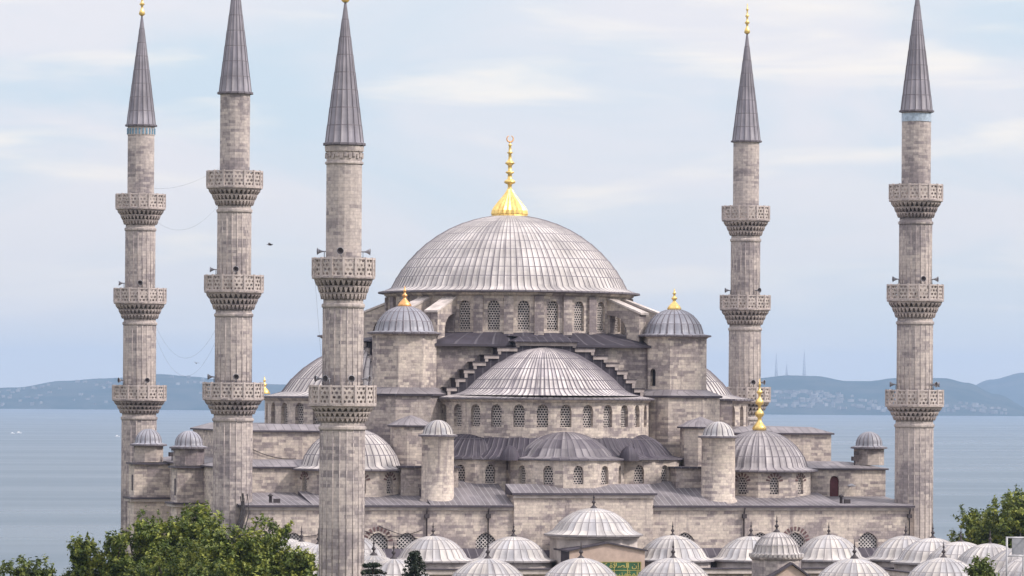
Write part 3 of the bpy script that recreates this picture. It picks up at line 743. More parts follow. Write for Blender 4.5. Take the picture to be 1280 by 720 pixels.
# semi-domes: towards the courtyard and on both flanks
def semidome(kind):
    cx, cy, face = {'f': (0, -12.5, 0), 'l': (-14.0, 0, -90), 'r': (14.0, 0, 90)}[kind]
    nr = [face + 12 * k for k in range(-7, 8)]
    mb, holes = facet_drum(cx, cy, 10.9, nr, 6.0, 19.0, 24.45, win=(None, 1.1, 21.7, 23.85, 'round'), depth=.6)
    d = mb.build('semi_drum', MS, MQ)
    for h in holes[1:14]: window(d, h, LATW)
    mb = MB(); af = R(face - 90)
    mb.lathe([(10.98, 24.05), (11.2, 24.2), (11.3, 24.42), (10.9, 24.45)], 30, cx, cy, af - R(88), af + R(88), smooth=False, uvn='m')
    mb.build('cornice', MS, d)
    mb = MB(); prof = cap_profile(9.2, 24.95, 4.85, 13, 11.45, 24.50, laps=(.34, .52, .68, .84))
    if kind == 'f':
        lead_dome(mb, cx, cy, [(8.2, 24.98, False), (9.6, 24.80, False), (10.6, 24.64, False), (11.45, 24.5, False), (11.47, 24.34, True), (11.1, 24.28, True)], 60, af - R(97), af + R(97), wf=.2, lift=.05)
        mb.build('dome_skirt', [LEAD_STREAK, SEAM], d); mb = MB()
        sp = [(0, 29.5, 0), (1.0, 29.42, 0), (2.0, 29.2, 0), (3.1, 28.8, 0), (3.8, 28.4, 0), (3.87, 28.33, 1), (4.6, 27.9, 0), (5.35, 27.36, 0), (5.41, 27.29, 1), (6.15, 26.7, 0), (6.62, 26.28, 0), (6.67, 26.2, 1), (7.1, 25.75, 0), (7.45, 25.42, 0), (7.5, 25.34, 1), (7.85, 25.12, 0), (8.25, 24.95, 0), (8.95, 24.74, 0)]
        sp = [(r_ * 1.055, z_, l_) for r_, z_, l_ in sp]
        lead_dome(mb, 0, -14.55, sp, 60, R(-90 - 100), R(-90 + 100), wf=.26, lift=.09); mats = [LEAD_STREAK, SEAM]
    else: lead_dome(mb, cx, cy, prof, 44, af - R(97), af + R(97), wf=.2, lift=.09); mats = [LEAD_MAIN, SEAM]
    sdm = mb.build('semi_dome', mats, MQ)
    return sdm
semidome('f'); SL = semidome('l'); SR = semidome('r')
# octagonal piers with the domed weight turrets
BULB = [(.75, 0), (.80, .12), (.62, .42), (.34, .72), (.18, .9), (.16, 1.05), (.32, 1.2), (.32, 1.32), (.13, 1.46), (.12, 1.68), (.22, 1.8), (.1, 1.92), (.06, 2.2), (0, 2.4)]
for (x, y) in ((-13.6, -12.6), (13.85, -12.6), (-13.6, 12.6), (13.85, 12.6)):
    big = 1.0 if x < 0 else 1.02
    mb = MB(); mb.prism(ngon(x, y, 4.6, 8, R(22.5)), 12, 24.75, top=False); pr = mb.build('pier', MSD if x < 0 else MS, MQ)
    mb = MB(); mb.lathe([(4.85, 24.6), (4.9, 24.8), (3.15, 25.45)], 8, x, y, R(22.5), R(22.5) + 2 * PI, smooth=False, seg_m=[1, 0], uvn=24)
    mb.build('pier_roof', [ROOF_GREY, EAVE], pr)
    ops = [(1.6, .8, 25.5, 27.3, 'round')] if x > 0 and y < 0 else []
    mb = MB(); pl = ngon(x, y, 3.2 * big, 8, R(22.5)); u = 0; hs = []
    for k in range(8):
        a, b_ = pl[k], pl[(k + 1) % 8]; Ln = math.dist(a, b_)
        hs += wall(mb, a, b_, 24.7, 30.75, [(.55, .62, 25.75, 27.45, 'round')] if ops and k == 4 else [], .5, u0=u); u += Ln
    tur = mb.build('weight_turret', MS, MQ)
    for h in hs:
        m2 = MB(); m2.face(h[1], 0); m2.build('doorway', DARK, tur)
    mb = MB(); mb.lathe([(3.2 * big, 30.45), (3.42 * big, 30.62), (3.45 * big, 30.8)], 8, x, y, R(22.5), R(22.5) + 2 * PI, smooth=False, uvn='m'); mb.build('cornice', MS, tur)
    mb = MB(); prof = cap_profile(2.85 * big, 30.95, 2.5, 10, 3.55 * big, 30.82, laps=(.45, .75)); lead_dome(mb, x, y, prof, 24, wf=.2, lift=.05, gadroon=.025)
    d = mb.build('turret_dome', [LEAD_BLUE, SEAM], tur)
    if y < 0: finial('finial', tur, x, y, 33.35, BULB, COPPER if x < 0 else GOLD, 18, .86 if x < 0 else .9)
# exedrae below the front semi-dome
for (x, y, f, full) in ((0, -22.7, 0, (-60, -30, 0, 30, 60)), (-7.4, -17.6, -45, None), (7.4, -17.6, 45, None)):
    nr = [-90, -60, -30, 0, 30, 60, 90] if f == 0 else ([-120, -90, -60, -30, 0, 30] if f < 0 else [-30, 0, 30, 60, 90, 120])
    sel = (-60, -30, 0, 30, 60) if f == 0 else ((-90, -60, -30, 0) if f < 0 else (0, 30, 60, 90))
    mb, holes = facet_drum(x, y, 5.6, nr, 15, 12.5, 18.62, win=(sel, .98, 16.3, 18.05, 'round'), depth=.5)
    d = mb.build('exedra_wall', MS, MQ)
    for h in holes: window(d, h, LATW)
    mb = MB(); prof = cap_profile(4.7, 18.95, 2.35, 10, 5.95, 18.72, laps=(.55,)); lead_dome(mb, x, y, prof, 40, wf=.16, lift=.05)
    mb.build('exedra_dome', [LEAD_EX if f == 0 else LEAD_DARK, SEAM_PALE], MQ)
mb = MB(); lead_dome(mb, 0, -12.5, [(10.85, 20.75, False), (11.6, 19.7, False), (12.6, 19.0, False), (13.6, 18.66, False), (13.6, 18.55, True)], 70, R(-90 - 92), R(-90 + 92), wf=.16, lift=.05)
mb.build('skirt_roof', [LEAD_DARK, SEAM_PALE], MQ)
for s in (-1, 1):   # little lead dormers between the exedrae
    a = R(25.5 * s); c_ = (13.7 * math.sin(a), -12.5 - 13.7 * math.cos(a)); mb = MB()
    mb.lathe([(0.0, 19.95), (.35, 19.85), (.7, 19.5), (.95, 18.95), (1.0, 18.5)], 14, *c_); mb.build('lead_hood', LEAD_DARK, MQ)
# small round stair turrets on the facade roof
for (x, y, big) in ((-13.35, -26.6, 1.0), (14.35, -26.6, 1.06)):
    mb = MB(); mb.lathe([(1.75 * big, 13.5), (1.75 * big, 14.75), (1.55 * big, 15.0), (1.52 * big, 20.6), (1.62 * big, 20.72), (1.66 * big, 20.9)], 28, x, y, uvn='m'); tw = mb.build('stair_turret', MS, MQ)
    mb = MB(); prof = cap_profile(1.42 * big, 21.02, 1.32, 8, 1.8 * big, 20.94); lead_dome(mb, x, y, prof, 16, wf=.2, lift=.04, gadroon=.03); mb.build('turret_dome', [LEAD_WHITE, SEAM], tw)
# blocks and sheds that step down round the core
for s in (-1, 1):
    for (a, b_, c, e, zt) in ((10.8, 16.4, -24.3, -10, 17.75), (12.0, 20.2, -11.8, 11.8, 24.35)):
        x0, x1 = sorted((s * a, s * b_)); mb = MB(); mb.box(x0, x1, c, e, 10, zt, bottom=False); sb = mb.build('shoulder_block', MSD, MQ)
        mb = MB(); mb.box(x0 - .22, x1 + .22, c - .25, e + .25, zt + .002, zt + .17); mb.build('shoulder_roof', ROOF_DARK, sb)
for s in (-1, 1):
    mb = MB(); x, y = 14.5 * s, -19.9
    mb.prism(ngon(x, y, 2.0, 8, R(22.5)), 12, 21.7, top=False); mb.lathe([(2.3, 21.62), (2.32, 21.78), (1.2, 22.35), (.05, 22.75)], 8, x, y, R(22.5), R(22.5) + 2 * PI, smooth=False, seg_m=[2, 1, 1], uvn=16)
    mb.build('buttress_shed', [MS, ROOF_GREY, EAVE], MQ)
# corner domes
BIGF = [(.62, 0), (.72, .15), (.62, .4), (.36, .7), (.2, .95), (.16, 1.2), (.4, 1.45), (.46, 1.65), (.36, 1.85), (.15, 2.05), (.14, 2.4), (.38, 2.62), (.42, 2.8), (.3, 3.0), (.13, 3.2), (.12, 3.5), (.28, 3.68), (.3, 3.8), (.11, 4.0), (.08, 4.4), (.16, 4.5), (.06, 4.65), (.04, 5.0), (0, 5.1)]
for (x, y) in ((-20.4, -20.0), (20.5, -20.0), (-20.4, 20), (20.5, 20)):
    front = y < 0
    nr = [36 * k for k in range(-4, 6)]
    mb, holes = facet_drum(x, y, 5.05, nr, 18, 13.5, 17.55, win=((-72, -36, 0, 36, 72) if front else (999,), .9, 15.3, 16.95, 'round'), depth=.4)
    d = mb.build('corner_drum', MS, MQ)
    for h in holes:
        window(d, h, LATW); vb = MB(); P, uc, wd, zb, zt = h[3]; voussoirs(vb, P, uc, wd, zt - .45, .5, .86, 7); vb.build('red_voussoir', RED, d)
    mb = MB(); prof = cap_profile(4.75, 17.9, 3.6, 12, 5.75, 17.62, laps=(.38, .62, .82)); lead_dome(mb, x, y, prof, 40, wf=.17, lift=.05)
    cdm = mb.build('corner_dome', [LEAD_MAIN if x < 0 else LEAD_GREY, SEAM], MQ)
    if front and x > 0: finial('finial', cdm, x, y, 21.45, BIGF, GOLD, 18, 1.0)
    elif front: finial('finial', cdm, x, y, 21.45, FIN_D, IRON, 12, 1.2)
finial('finial', SL, -24.6, 3.0, 24.7, BULB, GOLD, 14, .75)
# flank blocks: upper and lower galleries
def hip(mb, x0, x1, y0, y1, z0, ins, rise, m=0, me=1, ov=.25):
    a = (x0 - ov, y0 - ov), (x1 + ov, y0 - ov), (x1 + ov, y1 + ov), (x0 - ov, y1 + ov)
    b = (x0 + ins, y0 + ins), (x1 - ins, y0 + ins), (x1 - ins, y1 - ins), (x0 + ins, y1 - ins)
    mb.prism(a, z0, z0 + .16, me, top=False, bottom=True)
    for i in range(4):
        j = (i + 1) % 4; mb.face([(*a[i], z0 + .16), (*a[j], z0 + .16), (*b[j], z0 + rise), (*b[i], z0 + rise)], m)
    mb.face([(*p_, z0 + rise) for p_ in b], m)
mb = MB()
mb.box(-30.2, 30.2, -13.0, 13.0, 8, 21.0, bottom=False); ug = mb.build('upper_gallery', MS, MQ)
for s in (-1, 1):
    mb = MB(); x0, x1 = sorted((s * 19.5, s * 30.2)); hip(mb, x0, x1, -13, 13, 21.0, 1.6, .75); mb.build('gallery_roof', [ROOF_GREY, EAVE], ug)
mb = MB()
hs = wall(mb, (-33.3, -20.2), (33.5, -20.2), 0, 17.6, [(33.3 + 28.2, .95, 14.9, 17.0, 'round')], .35)
mb.face([(33.5, -20.2, 0), (33.5, 21, 0), (33.5, 21, 17.6), (33.5, -20.2, 17.6)]); mb.face([(-33.3, 21, 0), (-33.3, -20.2, 0), (-33.3, -20.2, 17.6), (-33.3, 21, 17.6)]); mb.face([(33.5, 21, 0), (-33.3, 21, 0), (-33.3, 21, 17.6), (33.5, 21, 17.6)])
lg = mb.build('lower_gallery', MS, MQ)
mb = MB(); mb.face(hs[0][0], 0); mb.build('door', DOOR, lg)
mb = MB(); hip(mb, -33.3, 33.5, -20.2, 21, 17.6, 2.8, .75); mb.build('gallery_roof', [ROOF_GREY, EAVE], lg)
mb = MB(); mb.tube([(29.7, -20.2, 15.9), (29.7, -20.75, 16.0)], .05); mb.lathe([(.02, 16.28), (.42, 16.1), (.42, 16.0), (0, 16.0)], 14, 29.7, -20.95); mb.build('lamp', METALW, lg)
for (x, y, z) in ((-29.6, -27.6, 14.75), (26.6, -27.2, 14.75), (-21.5, -26.9, 14.9)):
    mb = MB(); mb.lathe([(.16, z - .4), (.14, z + .35), (.30, z + .38), (.05, z + .62), (0, z + .62)], 10, x, y); mb.box(x + .3, x + .9, y - .15, y + .15, z - .4, z + .12); mb.build('roof_vent', IRON, MQ)
for (x, y, z) in ((-33.0, 8.9, 18.3), (30.7, -18.9, 18.5)):
    mb = MB(); mb.tube([(x, y, z - .9), (x, y, z + .5)], .06, 6); mb.obox((x - .1, y - .2, z + .2), .55, .3, .42, .4); mb.obox((x + .15, y - .1, z + .75), .5, .28, .38, -.3); mb.build('floodlight', IRON, MQ)
# domed corner turrets over the galleries
def corner_turret(x, y, z, r):
    mb = MB(); mb.prism(ngon(x, y, r, 8, R(22.5)), z, z + 1.75, top=False); tt = mb.build('corner_turret', MSD, MQ)
    mb = MB(); prof = cap_profile(r * .86, z + 1.95, r * .92, 8, r * 1.18, z + 1.80); lead_dome(mb, x, y, prof, 16, wf=.2, lift=.04, gadroon=.03); mb.build('turret_dome', [LEAD_BLUE, SEAM], tt)
corner_turret(32.5, -18.0, 18.05, 1.5); corner_turret(-34.5, -10.4, 17.7, 1.55); corner_turret(-35.2, 10.4, 17.7, 1.55)
for (x0, x1, y0) in ((-35.9, -31.9, -12.2), (-36.9, -32.2, 8.6)):
    mb = MB(); mb.box(x0, x1, y0, y0 + 3.6, 14.1, 17.45, bottom=False); mb.box(x0 - .1, x1 + .1, y0 - .35, y0 + 3.7, 0, 13.7, bottom=False)
    mb.box(x0 - .3, x1 + .3, y0 - .3, y0 + 3.9, 17.45, 17.62, 1); mb.box(x0 - .55, x1 + .35, y0 - .75, y0 + 4.1, 13.95, 14.12, 1); mb.box(x0 - .4, x1 + .3, y0 - .6, y0 + 4.0, 13.7, 13.95, 2)
    mb.box(x0 - .06, x0 + .4, y0 + .9, y0 + 1.5, 14.8, 16.4, 1)
    mb.build('buttress', [MS, EAVE, MTRIM], MQ)
# facade towards the courtyard
FY = -29.0
mb = MB()
fx = (-27.65, -19.6, -16.8, -9.2, 10.35, 17.9, 21.4, 28.75)
hs = wall(mb, (-32.4, FY), (-6.55, FY), 0, 14.15, [(x + 32.4, 1.95, 9.9, 11.75, 'lunette') for x in fx if x < 0], .5)
hs += wall(mb, (7.1, FY), (33.0, FY), 0, 14.15, [(x - 7.1, 1.95, 9.9, 11.75, 'lunette') for x in fx if x > 0], .5, u0=40)
wall(mb, (-6.55, FY - .35), (7.1, FY - .35), 0, 15.3, [], .4, u0=100)
mb.face([(-6.55, FY + 4, 0), (-6.55, FY - .35, 0), (-6.55, FY - .35, 15.3), (-6.55, FY + 4, 15.3)]); mb.face([(7.1, FY - .35, 0), (7.1, FY + 4, 0), (7.1, FY + 4, 15.3), (7.1, FY - .35, 15.3)])
mb.face([(33.0, FY, 0), (33.0, -20, 0), (33.0, -20, 14.15), (33.0, FY, 14.15)]); mb.face([(-32.4, -20, 0), (-32.4, FY, 0), (-32.4, FY, 14.15), (-32.4, -20, 14.15)])
fc = mb.build('facade_wall', MS, MQ)
for i, h in enumerate(hs):
    wo_ = window(fc, h, LATF)
    if i in (1, 6):
        vb = MB(); P, uc, wd, zb, zt = h[3]; voussoirs(vb, P, uc, wd, zt - .9, 1.05, 1.45, 11, -.05); vb.build('red_voussoir', RED, fc)
def lean(x0, x1, y0, y1, z0, z1, name='facade_roof'):
    mb = MB()
    mb.face([(x0, y0, z0), (x1, y0, z0), (x1, y1, z1), (x0, y1, z1)], 0, [(x0, 0), (x1, 0), (x1, 3), (x0, 3)])
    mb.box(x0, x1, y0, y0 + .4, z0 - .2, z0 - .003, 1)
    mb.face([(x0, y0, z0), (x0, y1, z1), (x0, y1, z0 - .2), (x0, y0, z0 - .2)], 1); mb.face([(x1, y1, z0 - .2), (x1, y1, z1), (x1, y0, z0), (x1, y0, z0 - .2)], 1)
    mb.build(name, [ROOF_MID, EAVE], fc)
lean(-32.9, -25.9, FY - .45, -20.2, 14.32, 15.3); lean(-25.9, -14.6, FY - .45, -22, 14.322, 15.45); lean(-14.6, -6.6, FY - .45, -22, 14.324, 16.6)
lean(7.15, 14.6, FY - .45, -22, 14.324, 16.6); lean(14.6, 25.9, FY - .45, -22, 14.322, 15.4); lean(25.9, 33.4, FY - .45, -20.2, 14.32, 15.0)
lean(-6.85, 7.4, FY - .75, -27, 15.5, 16.3, 'porch_roof')
mb = MB()       # moulded course under the eaves
mb.box(-32.5, -6.6, FY - .18, FY, 13.85, 14.12); mb.box(7.15, 33.1, FY - .18, FY, 13.85, 14.12); mb.box(-6.65, 7.2, FY - .55, FY - .35, 15.0, 15.29); mb.build('cornice', MTRIM, fc)
for x in (-14.95, -9.0, 16.2, -22.3, 32.9):   # rain pipes
    mb = MB(); mb.tube([(x, FY - .5, 14.1), (x, FY - .25, 13.7), (x, FY - .14, 13.3), (x, FY - .14, 8.9)], .075, 6); mb.box(x - .2, x + .2, FY - .45, FY - .03, 13.1, 13.5); mb.build('rain_pipe', IRON, fc)
mb = MB(); r2 = random.Random(4)
for k in range(9):   # tangle of service cables hanging at the roof's end
    x = -32.6 + r2.uniform(-.25, .5); mb.tube([(x, FY - .5, 14.6 + r2.uniform(0, .9)), (x + r2.uniform(-.3, .3), FY - .6, 13.6), (x - .4 + r2.uniform(-.3, .3), FY - .45, 12), (x - .7 + r2.uniform(-.3, .2), FY - .4, 9.5)], .055, 5)
mb.build('cable_bundle', ROPE, fc)

for (x0, x1, z0, z1, sg, yy) in ((-31.5, -24.6, 12.0, 11.7, .5, FY - .12), (-20.9, -15.4, 11.9, 12.0, .55, FY - .12), (-19.6, -13.2, 12.4, 10.9, .35, FY - .16), (-29.9, -24.4, 20.0, 18.4, .5, -13.12)):
    mb = MB(); q_ = [(x0 + (x1 - x0) * k / 12, yy, z0 + (z1 - z0) * k / 12 - sg * 4 * (k / 12) * (1 - k / 12)) for k in range(13)]; mb.tube(q_, .035, 4)
    mb.build('cable', ROPE, fc if yy < -20 else ug)
# ------------------------------------------------------------------ courtyard arcade
AR = empty('courtyard_arcade', (0, -61, 0), 'low stone courtyard arcade roofed with pale ribbed lead domes in front of the mosque', 'arcade')
AR_off = Vector((0, 61, 0))
def ap(mb, name, mats, parent=AR):
    o = mb.build(name, mats, parent)
    if parent is AR: o.location = AR_off
    return o
S = 54 / 7
def ring(x0, x1, y0, y1, z0, z1, m, mt):
    mb = MB(); mb.box(x0, x1, y0, y1, z0, z1, m, mt, bottom=False); return mb
mb = MB()
hx = 30.9 + 4.3
for (x0, x1, y0, y1) in ((-hx, hx, -38.3, -29.05), (-hx, hx, -92.2, -83.8), (-hx, -26.6, -83.8, -38.3), (26.6, hx, -83.8, -38.3)):
    mb.box(x0, x1, y0, y1, 0, 8.55, 0, 1, bottom=False)
ap(mb, 'arcade_wall', [MS, ROOF_DARK])
mb = MB()
for (x0, x1, y0, y1) in ((-hx, hx, -38.75, -38.3), (-hx - .4, hx + .4, -92.7, -92.2), (-hx, hx, -83.8, -83.4), (-27, -26.6, -83.4, -38.75), (26.2, 26.6, -83.4, -38.75), (hx, hx + .4, -92.2, -30)):
    mb.box(x0, x1, y0, y1, 8.2, 8.62, 0); mb.box(x0 - .1, x1 + .1, y0 - .12, y1 + .12, 8.62, 8.74, 1)
ap(mb, 'arcade_cornice', [MTRIM, EAVE])
# lean-to roof hollows behind the back row
mb = MB()
mb.face([(-hx, -31.2, 9.0), (hx, -31.2, 9.0), (hx, -29.06, 10.25), (-hx, -29.06, 10.25)], 0, [(0, 0), (70, 0), (70, 2), (0, 2)]); mb.box(-hx, hx, -31.25, -31.1, 8.55, 8.99, 1)
ap(mb, 'valley_roof', [ROOF_DARK, EAVE])
dome_protos = {}
def arcade_dome(x, y, seed, fin=True):
    r2 = random.Random(seed)
    mb = MB(); mb.prism(ngon(x, y, 3.62, 16, PI / 16), 8.5, 9.3, top=False); mb.lathe([(3.72, 9.22), (3.75, 9.38)], 32, x, y, uvn='m')
    drum = ap(mb, 'dome_drum', MTRIM)
    mb = MB(); prof = cap_profile(3.2 + r2.uniform(-.05, .05), 9.62, 1.98 + r2.uniform(-.06, .08), 11, 3.95, 9.38, laps=(.40, .74))
    lead_dome(mb, x, y, prof, 28, a0=r2.uniform(0, .2), a1=2 * PI + 0 , wf=.11, lift=.03) if False else lead_dome(mb, x, y, prof, 28, wf=.11, lift=.035)
    d = ap(mb, 'dome', [LEAD_WHITE, SEAM_SOFT])
    if fin: finial('finial', d, x, y, 11.5, FIN_D, IRON, 12, 1.0 + r2.uniform(-.08, .12))
    return d
sd_ = 0
for k in range(-4, 5):
    sd_ += 1
    if k != 0: arcade_dome(k * S, -34.0, sd_)
for k in range(-4, 5):
    sd_ += 1
    if k != 0: arcade_dome(k * S, -88.0, sd_)
for j in range(1, 7):
    for s in (-1, 1):
        sd_ += 1; arcade_dome(s * 4 * S, -34.0 - j * S, sd_)
# raised middle dome before the hall door
mb = MB(); mb.prism(ngon(0, -34, 4.15, 8, R(22.5)), 8.5, 11.55, top=False); mb.lathe([(4.3, 11.4), (4.4, 11.6), (4.1, 11.62)], 32, 0, -34, uvn='m')
ap(mb, 'dome_drum', MTRIM)
mb = MB(); prof = cap_profile(3.75, 12.2, 2.0, 12, 4.65, 11.78, laps=(.42, .78)); lead_dome(mb, 0, -34, prof, 32, wf=.12, lift=.035)
d = ap(mb, 'dome', [LEAD_WHITE, SEAM_SOFT]); finial('finial', d, 0, -34, 14.1, FIN_D, IRON, 12, 1.15)
# its gabled front with the inscription panel
mb = MB(); y0, y1 = -38.95, -34.0; zE, zA, hwg = 10.35, 11.05, 3.62
mb.face([(-hwg, y0, 6), (hwg, y0, 6), (hwg, y0, zE), (0, y0, zA), (-hwg, y0, zE)], 0)
mb.face([(-hwg, y1, 6), (-hwg, y0, 6), (-hwg, y0, zE), (-hwg, y1, zE)], 2); mb.face([(hwg, y0, 6), (hwg, y1, 6), (hwg, y1, zE), (hwg, y0, zE)], 2)
for s in (-1, 1):
    a = [(s * (hwg + .25), zE - .05), (0, zA), (0, zA + .14), (s * (hwg + .25), zE + .10)]
    P = [[(x, yy, z) for x, z in a] for yy in (y0 - .2, y1)]
    for i in range(4):
        j = (i + 1) % 4; mb.face([P[0][i], P[0][j], P[1][j], P[1][i]], 1)
    mb.face(P[0], 1)
G = ap(mb, 'portal_gable', [PLASTER, EAVE, LEAD_DARK])
mb = MB(); px0, px1, pz0, pz1 = -3.2, 3.25, 7.75, 9.35
mb.box(px0, px1, y0 - .07, y0 - .004, pz0, pz1, 0); PN = mb.build('inscription_panel', GREEN, G)
mb = MB(); pzm = (pz0 + pz1) / 2
for (a, b_, c, e) in ((px0, px1, pz0, pz0 + .06), (px0, px1, pz1 - .06, pz1), (px0, px1, pzm - .025, pzm + .025)): mb.box(a, b_, y0 - .10, y0 - .06, c, e)
for k in range(6):
    x = px0 + (px1 - px0 - .06) * k / 5; mb.box(x, x + .06, y0 - .105, y0 - .055, pz0 + .061, pz1 - .061)
mb.build('panel_border', GOLDM, PN)
def arabic(body, x, z, wdt, hgt):
    c = bpy.data.curves.new('inscription', 'FONT'); c.body = body; c.extrude = .02; c.resolution_u = 3; c.offset = .012
    o = bpy.data.objects.new('tmp', c); col.objects.link(o)
    me = bpy.data.meshes.new_from_object(o.evaluated_get(bpy.context.evaluated_depsgraph_get())); bpy.data.objects.remove(o)
    co = np.empty(len(me.vertices) * 3); me.vertices.foreach_get('co', co); co = co.reshape(-1, 3)
    lo, hi = co.min(0), co.max(0)
    new = np.stack([x + (co[:, 0] - lo[0]) / (hi[0] - lo[0]) * wdt, np.full(len(co), y0 - .08) - co[:, 2], z + (co[:, 1] - lo[1]) / (hi[1] - lo[1]) * hgt], 1)
    me.vertices.foreach_set('co', new.ravel()); me.update(); me.materials.clear(); me.materials.append(GOLDM)
    o = bpy.data.objects.new('lettering', me); col.objects.link(o); o.parent = PN
lines = ['\ufe8e\ufe97\ufeee\ufed7\ufeee\ufee3 \ufe8e\ufe91\ufe8e\ufe98\ufedb \ufee6\ufef4\ufee8\ufee3\ufe86\ufee4\ufedf\ufe8d', '\ufef0\ufee0\ufecb \ufe96\ufee7\ufe8e\ufedb \ufe93\ufefc\ufebc\ufedf\ufe8d \ufee5\ufe87']
try:
    arabic(lines[1], px0 + .15, pzm + .06, px1 - px0 - .3, pz1 - pzm - .16)
    arabic(lines[0], px0 + .15, pz0 + .10, px1 - px0 - .3, pzm - pz0 - .16)
except Exception as e: print('lettering', e)
# courtyard gate with its small scalloped dome
GX, GY = -.3, -92.3
mb = MB(); mb.box(GX - 2.7, GX + 2.7, GY - 1.2, GY + 1.4, 0, 9.4, bottom=False); mb.prism(ngon(GX, GY, 1.98, 12, R(15)), 9.3, 11.75, top=False); mb.lathe([(2.0, 11.6), (2.15, 11.75), (2.15, 11.9)], 24, GX, GY, uvn='m', smooth=False)
gt = ap(mb, 'gate_block', MSM)
mb = MB(); prof = cap_profile(1.85, 12.25, 1.6, 10, 2.12, 12.05, laps=(.45, .75)); lead_dome(mb, GX, GY, prof, 24, wf=.18, lift=.05)
for k in range(36):
    a = 2 * PI * k / 36; mb.obox((GX + 2.14 * math.cos(a), GY + 2.14 * math.sin(a), 11.98), .16, .22, .26, a, 0)
d = mb.build('gate_dome', [LEAD_MAIN, SEAM_SOFT], gt); finial('finial', gt, GX, GY, 13.75, FIN_D, IRON, 12, 1.0)
mb = MB(); yg = GY - 2.4
mb.face([(GX - 1.75, yg, 6), (GX + 2.5, yg, 6), (GX + 2.5, yg, 9.9), (GX + .5, yg, 11.3), (GX - 1.75, yg, 9.9)], 0)
mb.face([(GX - 1.75, yg + 1.2, 6), (GX - 1.75, yg, 6), (GX - 1.75, yg, 9.9), (GX - 1.75, yg + 1.2, 9.9)], 0); mb.face([(GX + 2.5, yg, 6), (GX + 2.5, yg + 1.2, 6), (GX + 2.5, yg + 1.2, 9.9), (GX + 2.5, yg, 9.9)], 0)
for a, b_ in (((GX - 2.3, 9.6), (GX + .5, 11.35)), ((GX + .5, 11.35), (GX + 3.1, 9.5))):
    mb.face([(a[0], yg - .25, a[1]), (b_[0], yg - .25, b_[1]), (b_[0], yg - .25, b_[1] + .16), (a[0], yg - .25, a[1] + .16)], 1)
    mb.face([(a[0], yg - .25, a[1] + .16), (b_[0], yg - .25, b_[1] + .16), (b_[0], yg + 1.4, b_[1] + .16), (a[0], yg + 1.4, a[1] + .16)], 1)
    mb.face([(a[0], yg + 1.4, a[1]), (b_[0], yg + 1.4, b_[1]), (b_[0], yg - .25, b_[1]), (a[0], yg - .25, a[1])], 1)
mb.build('gate_gable', [PLASTER, EAVE], gt)

# ------------------------------------------------------------------ trees
def leaf_mesh(name, blobs, count, size, m, seed, parent, dens=.5, stretch=1.0):
    g = np.random.default_rng(seed)
    wts = np.array([b[3] ** 2 for b in blobs]); wts /= wts.sum()
    idx = g.choice(len(blobs), count, p=wts); B = np.array(blobs)[idx]
    per = 1 if dens > .8 else 26; nt_ = max(1, count // per)
    B = B[:nt_]; dt = g.normal(size=(nt_, 3)); dt /= np.linalg.norm(dt, axis=1)[:, None]
    rad = B[:, 3] * (1 - dens * g.random(nt_) ** 1.6) * (1 + .12 * g.normal(size=nt_))
    ct = B[:, :3] + dt * rad[:, None]
    lump = np.sin(ct[:, 0] * 2.1 + seed) * np.sin(ct[:, 1] * 1.9) * np.sin(ct[:, 2] * 2.3 + 1.3)
    keep = lump > -.5 + .25 * g.random(nt_) - .15
    ct = ct[keep]; dt = dt[keep]
    d = np.repeat(dt, per, 0); c = np.repeat(ct, per, 0); n = len(c)
    if per > 1:                           # a tuft: leaves round a short twig that points outwards and up
        ax = d * .7 + np.array([0, 0, .55]); c = c + ax * (g.random(n)[:, None] * .62 - .2) + g.normal(size=(n, 3)) * .135
    nrm = d * .55 + g.normal(size=(n, 3)) * .55 + np.array([0, 0, .45]); nrm /= np.linalg.norm(nrm, axis=1)[:, None]
    t_ = np.cross(nrm, g.normal(size=(n, 3))); t_ /= np.linalg.norm(t_, axis=1)[:, None]; b_ = np.cross(nrm, t_)
    s = size * (.6 + .8 * g.random(n))[:, None]
    v = np.stack([c - t_ * s, c + b_ * s * .5 + nrm * s * .12, c + t_ * s, c - b_ * s * .5 + nrm * s * .12], 1).reshape(-1, 3)
    me = bpy.data.meshes.new(name); me.vertices.add(len(v)); me.vertices.foreach_set('co', v.ravel())
    me.loops.add(4 * n); me.loops.foreach_set('vertex_index', np.arange(4 * n, dtype=np.int32))
    me.polygons.add(n); me.polygons.foreach_set('loop_start', np.arange(0, 4 * n, 4, dtype=np.int32)); me.polygons.foreach_set('loop_total', np.full(n, 4, dtype=np.int32))
    me.update(); me.validate(); me.materials.append(m)
    o = bpy.data.objects.new(name, me); col.objects.link(o); o.parent = parent
    return o
def tree(x, y, h, blobs, label, count, m=LEAF, size=.22, group=None, tr=.45, name='leafy_tree', cat='tree'):
    root = empty(name, (x, y, gz(0, 0)), label, cat, group)
    mb = MB(); top = h * .62
    mb.tube([(0, 0, -.3), (.1, .05, h * .25), (-.08, .1, h * .45), (.05, 0, top)], tr, 9, r1=tr * .45)
    for b in blobs[:9]:
        zs = top * (.55 + .4 * rng.random()); mb.tube([(0, 0, zs), (b[0] * .5, b[1] * .5, (zs + b[2]) / 2 + .2), (b[0] * .9, b[1] * .9, b[2] + .3 * b[3])], tr * .34, 6, r1=.04)
    mb.build('trunk', BARK, root)
    leaf_mesh('crown', blobs, count, size, m, int(abs(x * 13 + y * 7)) + 3, root)
    return root
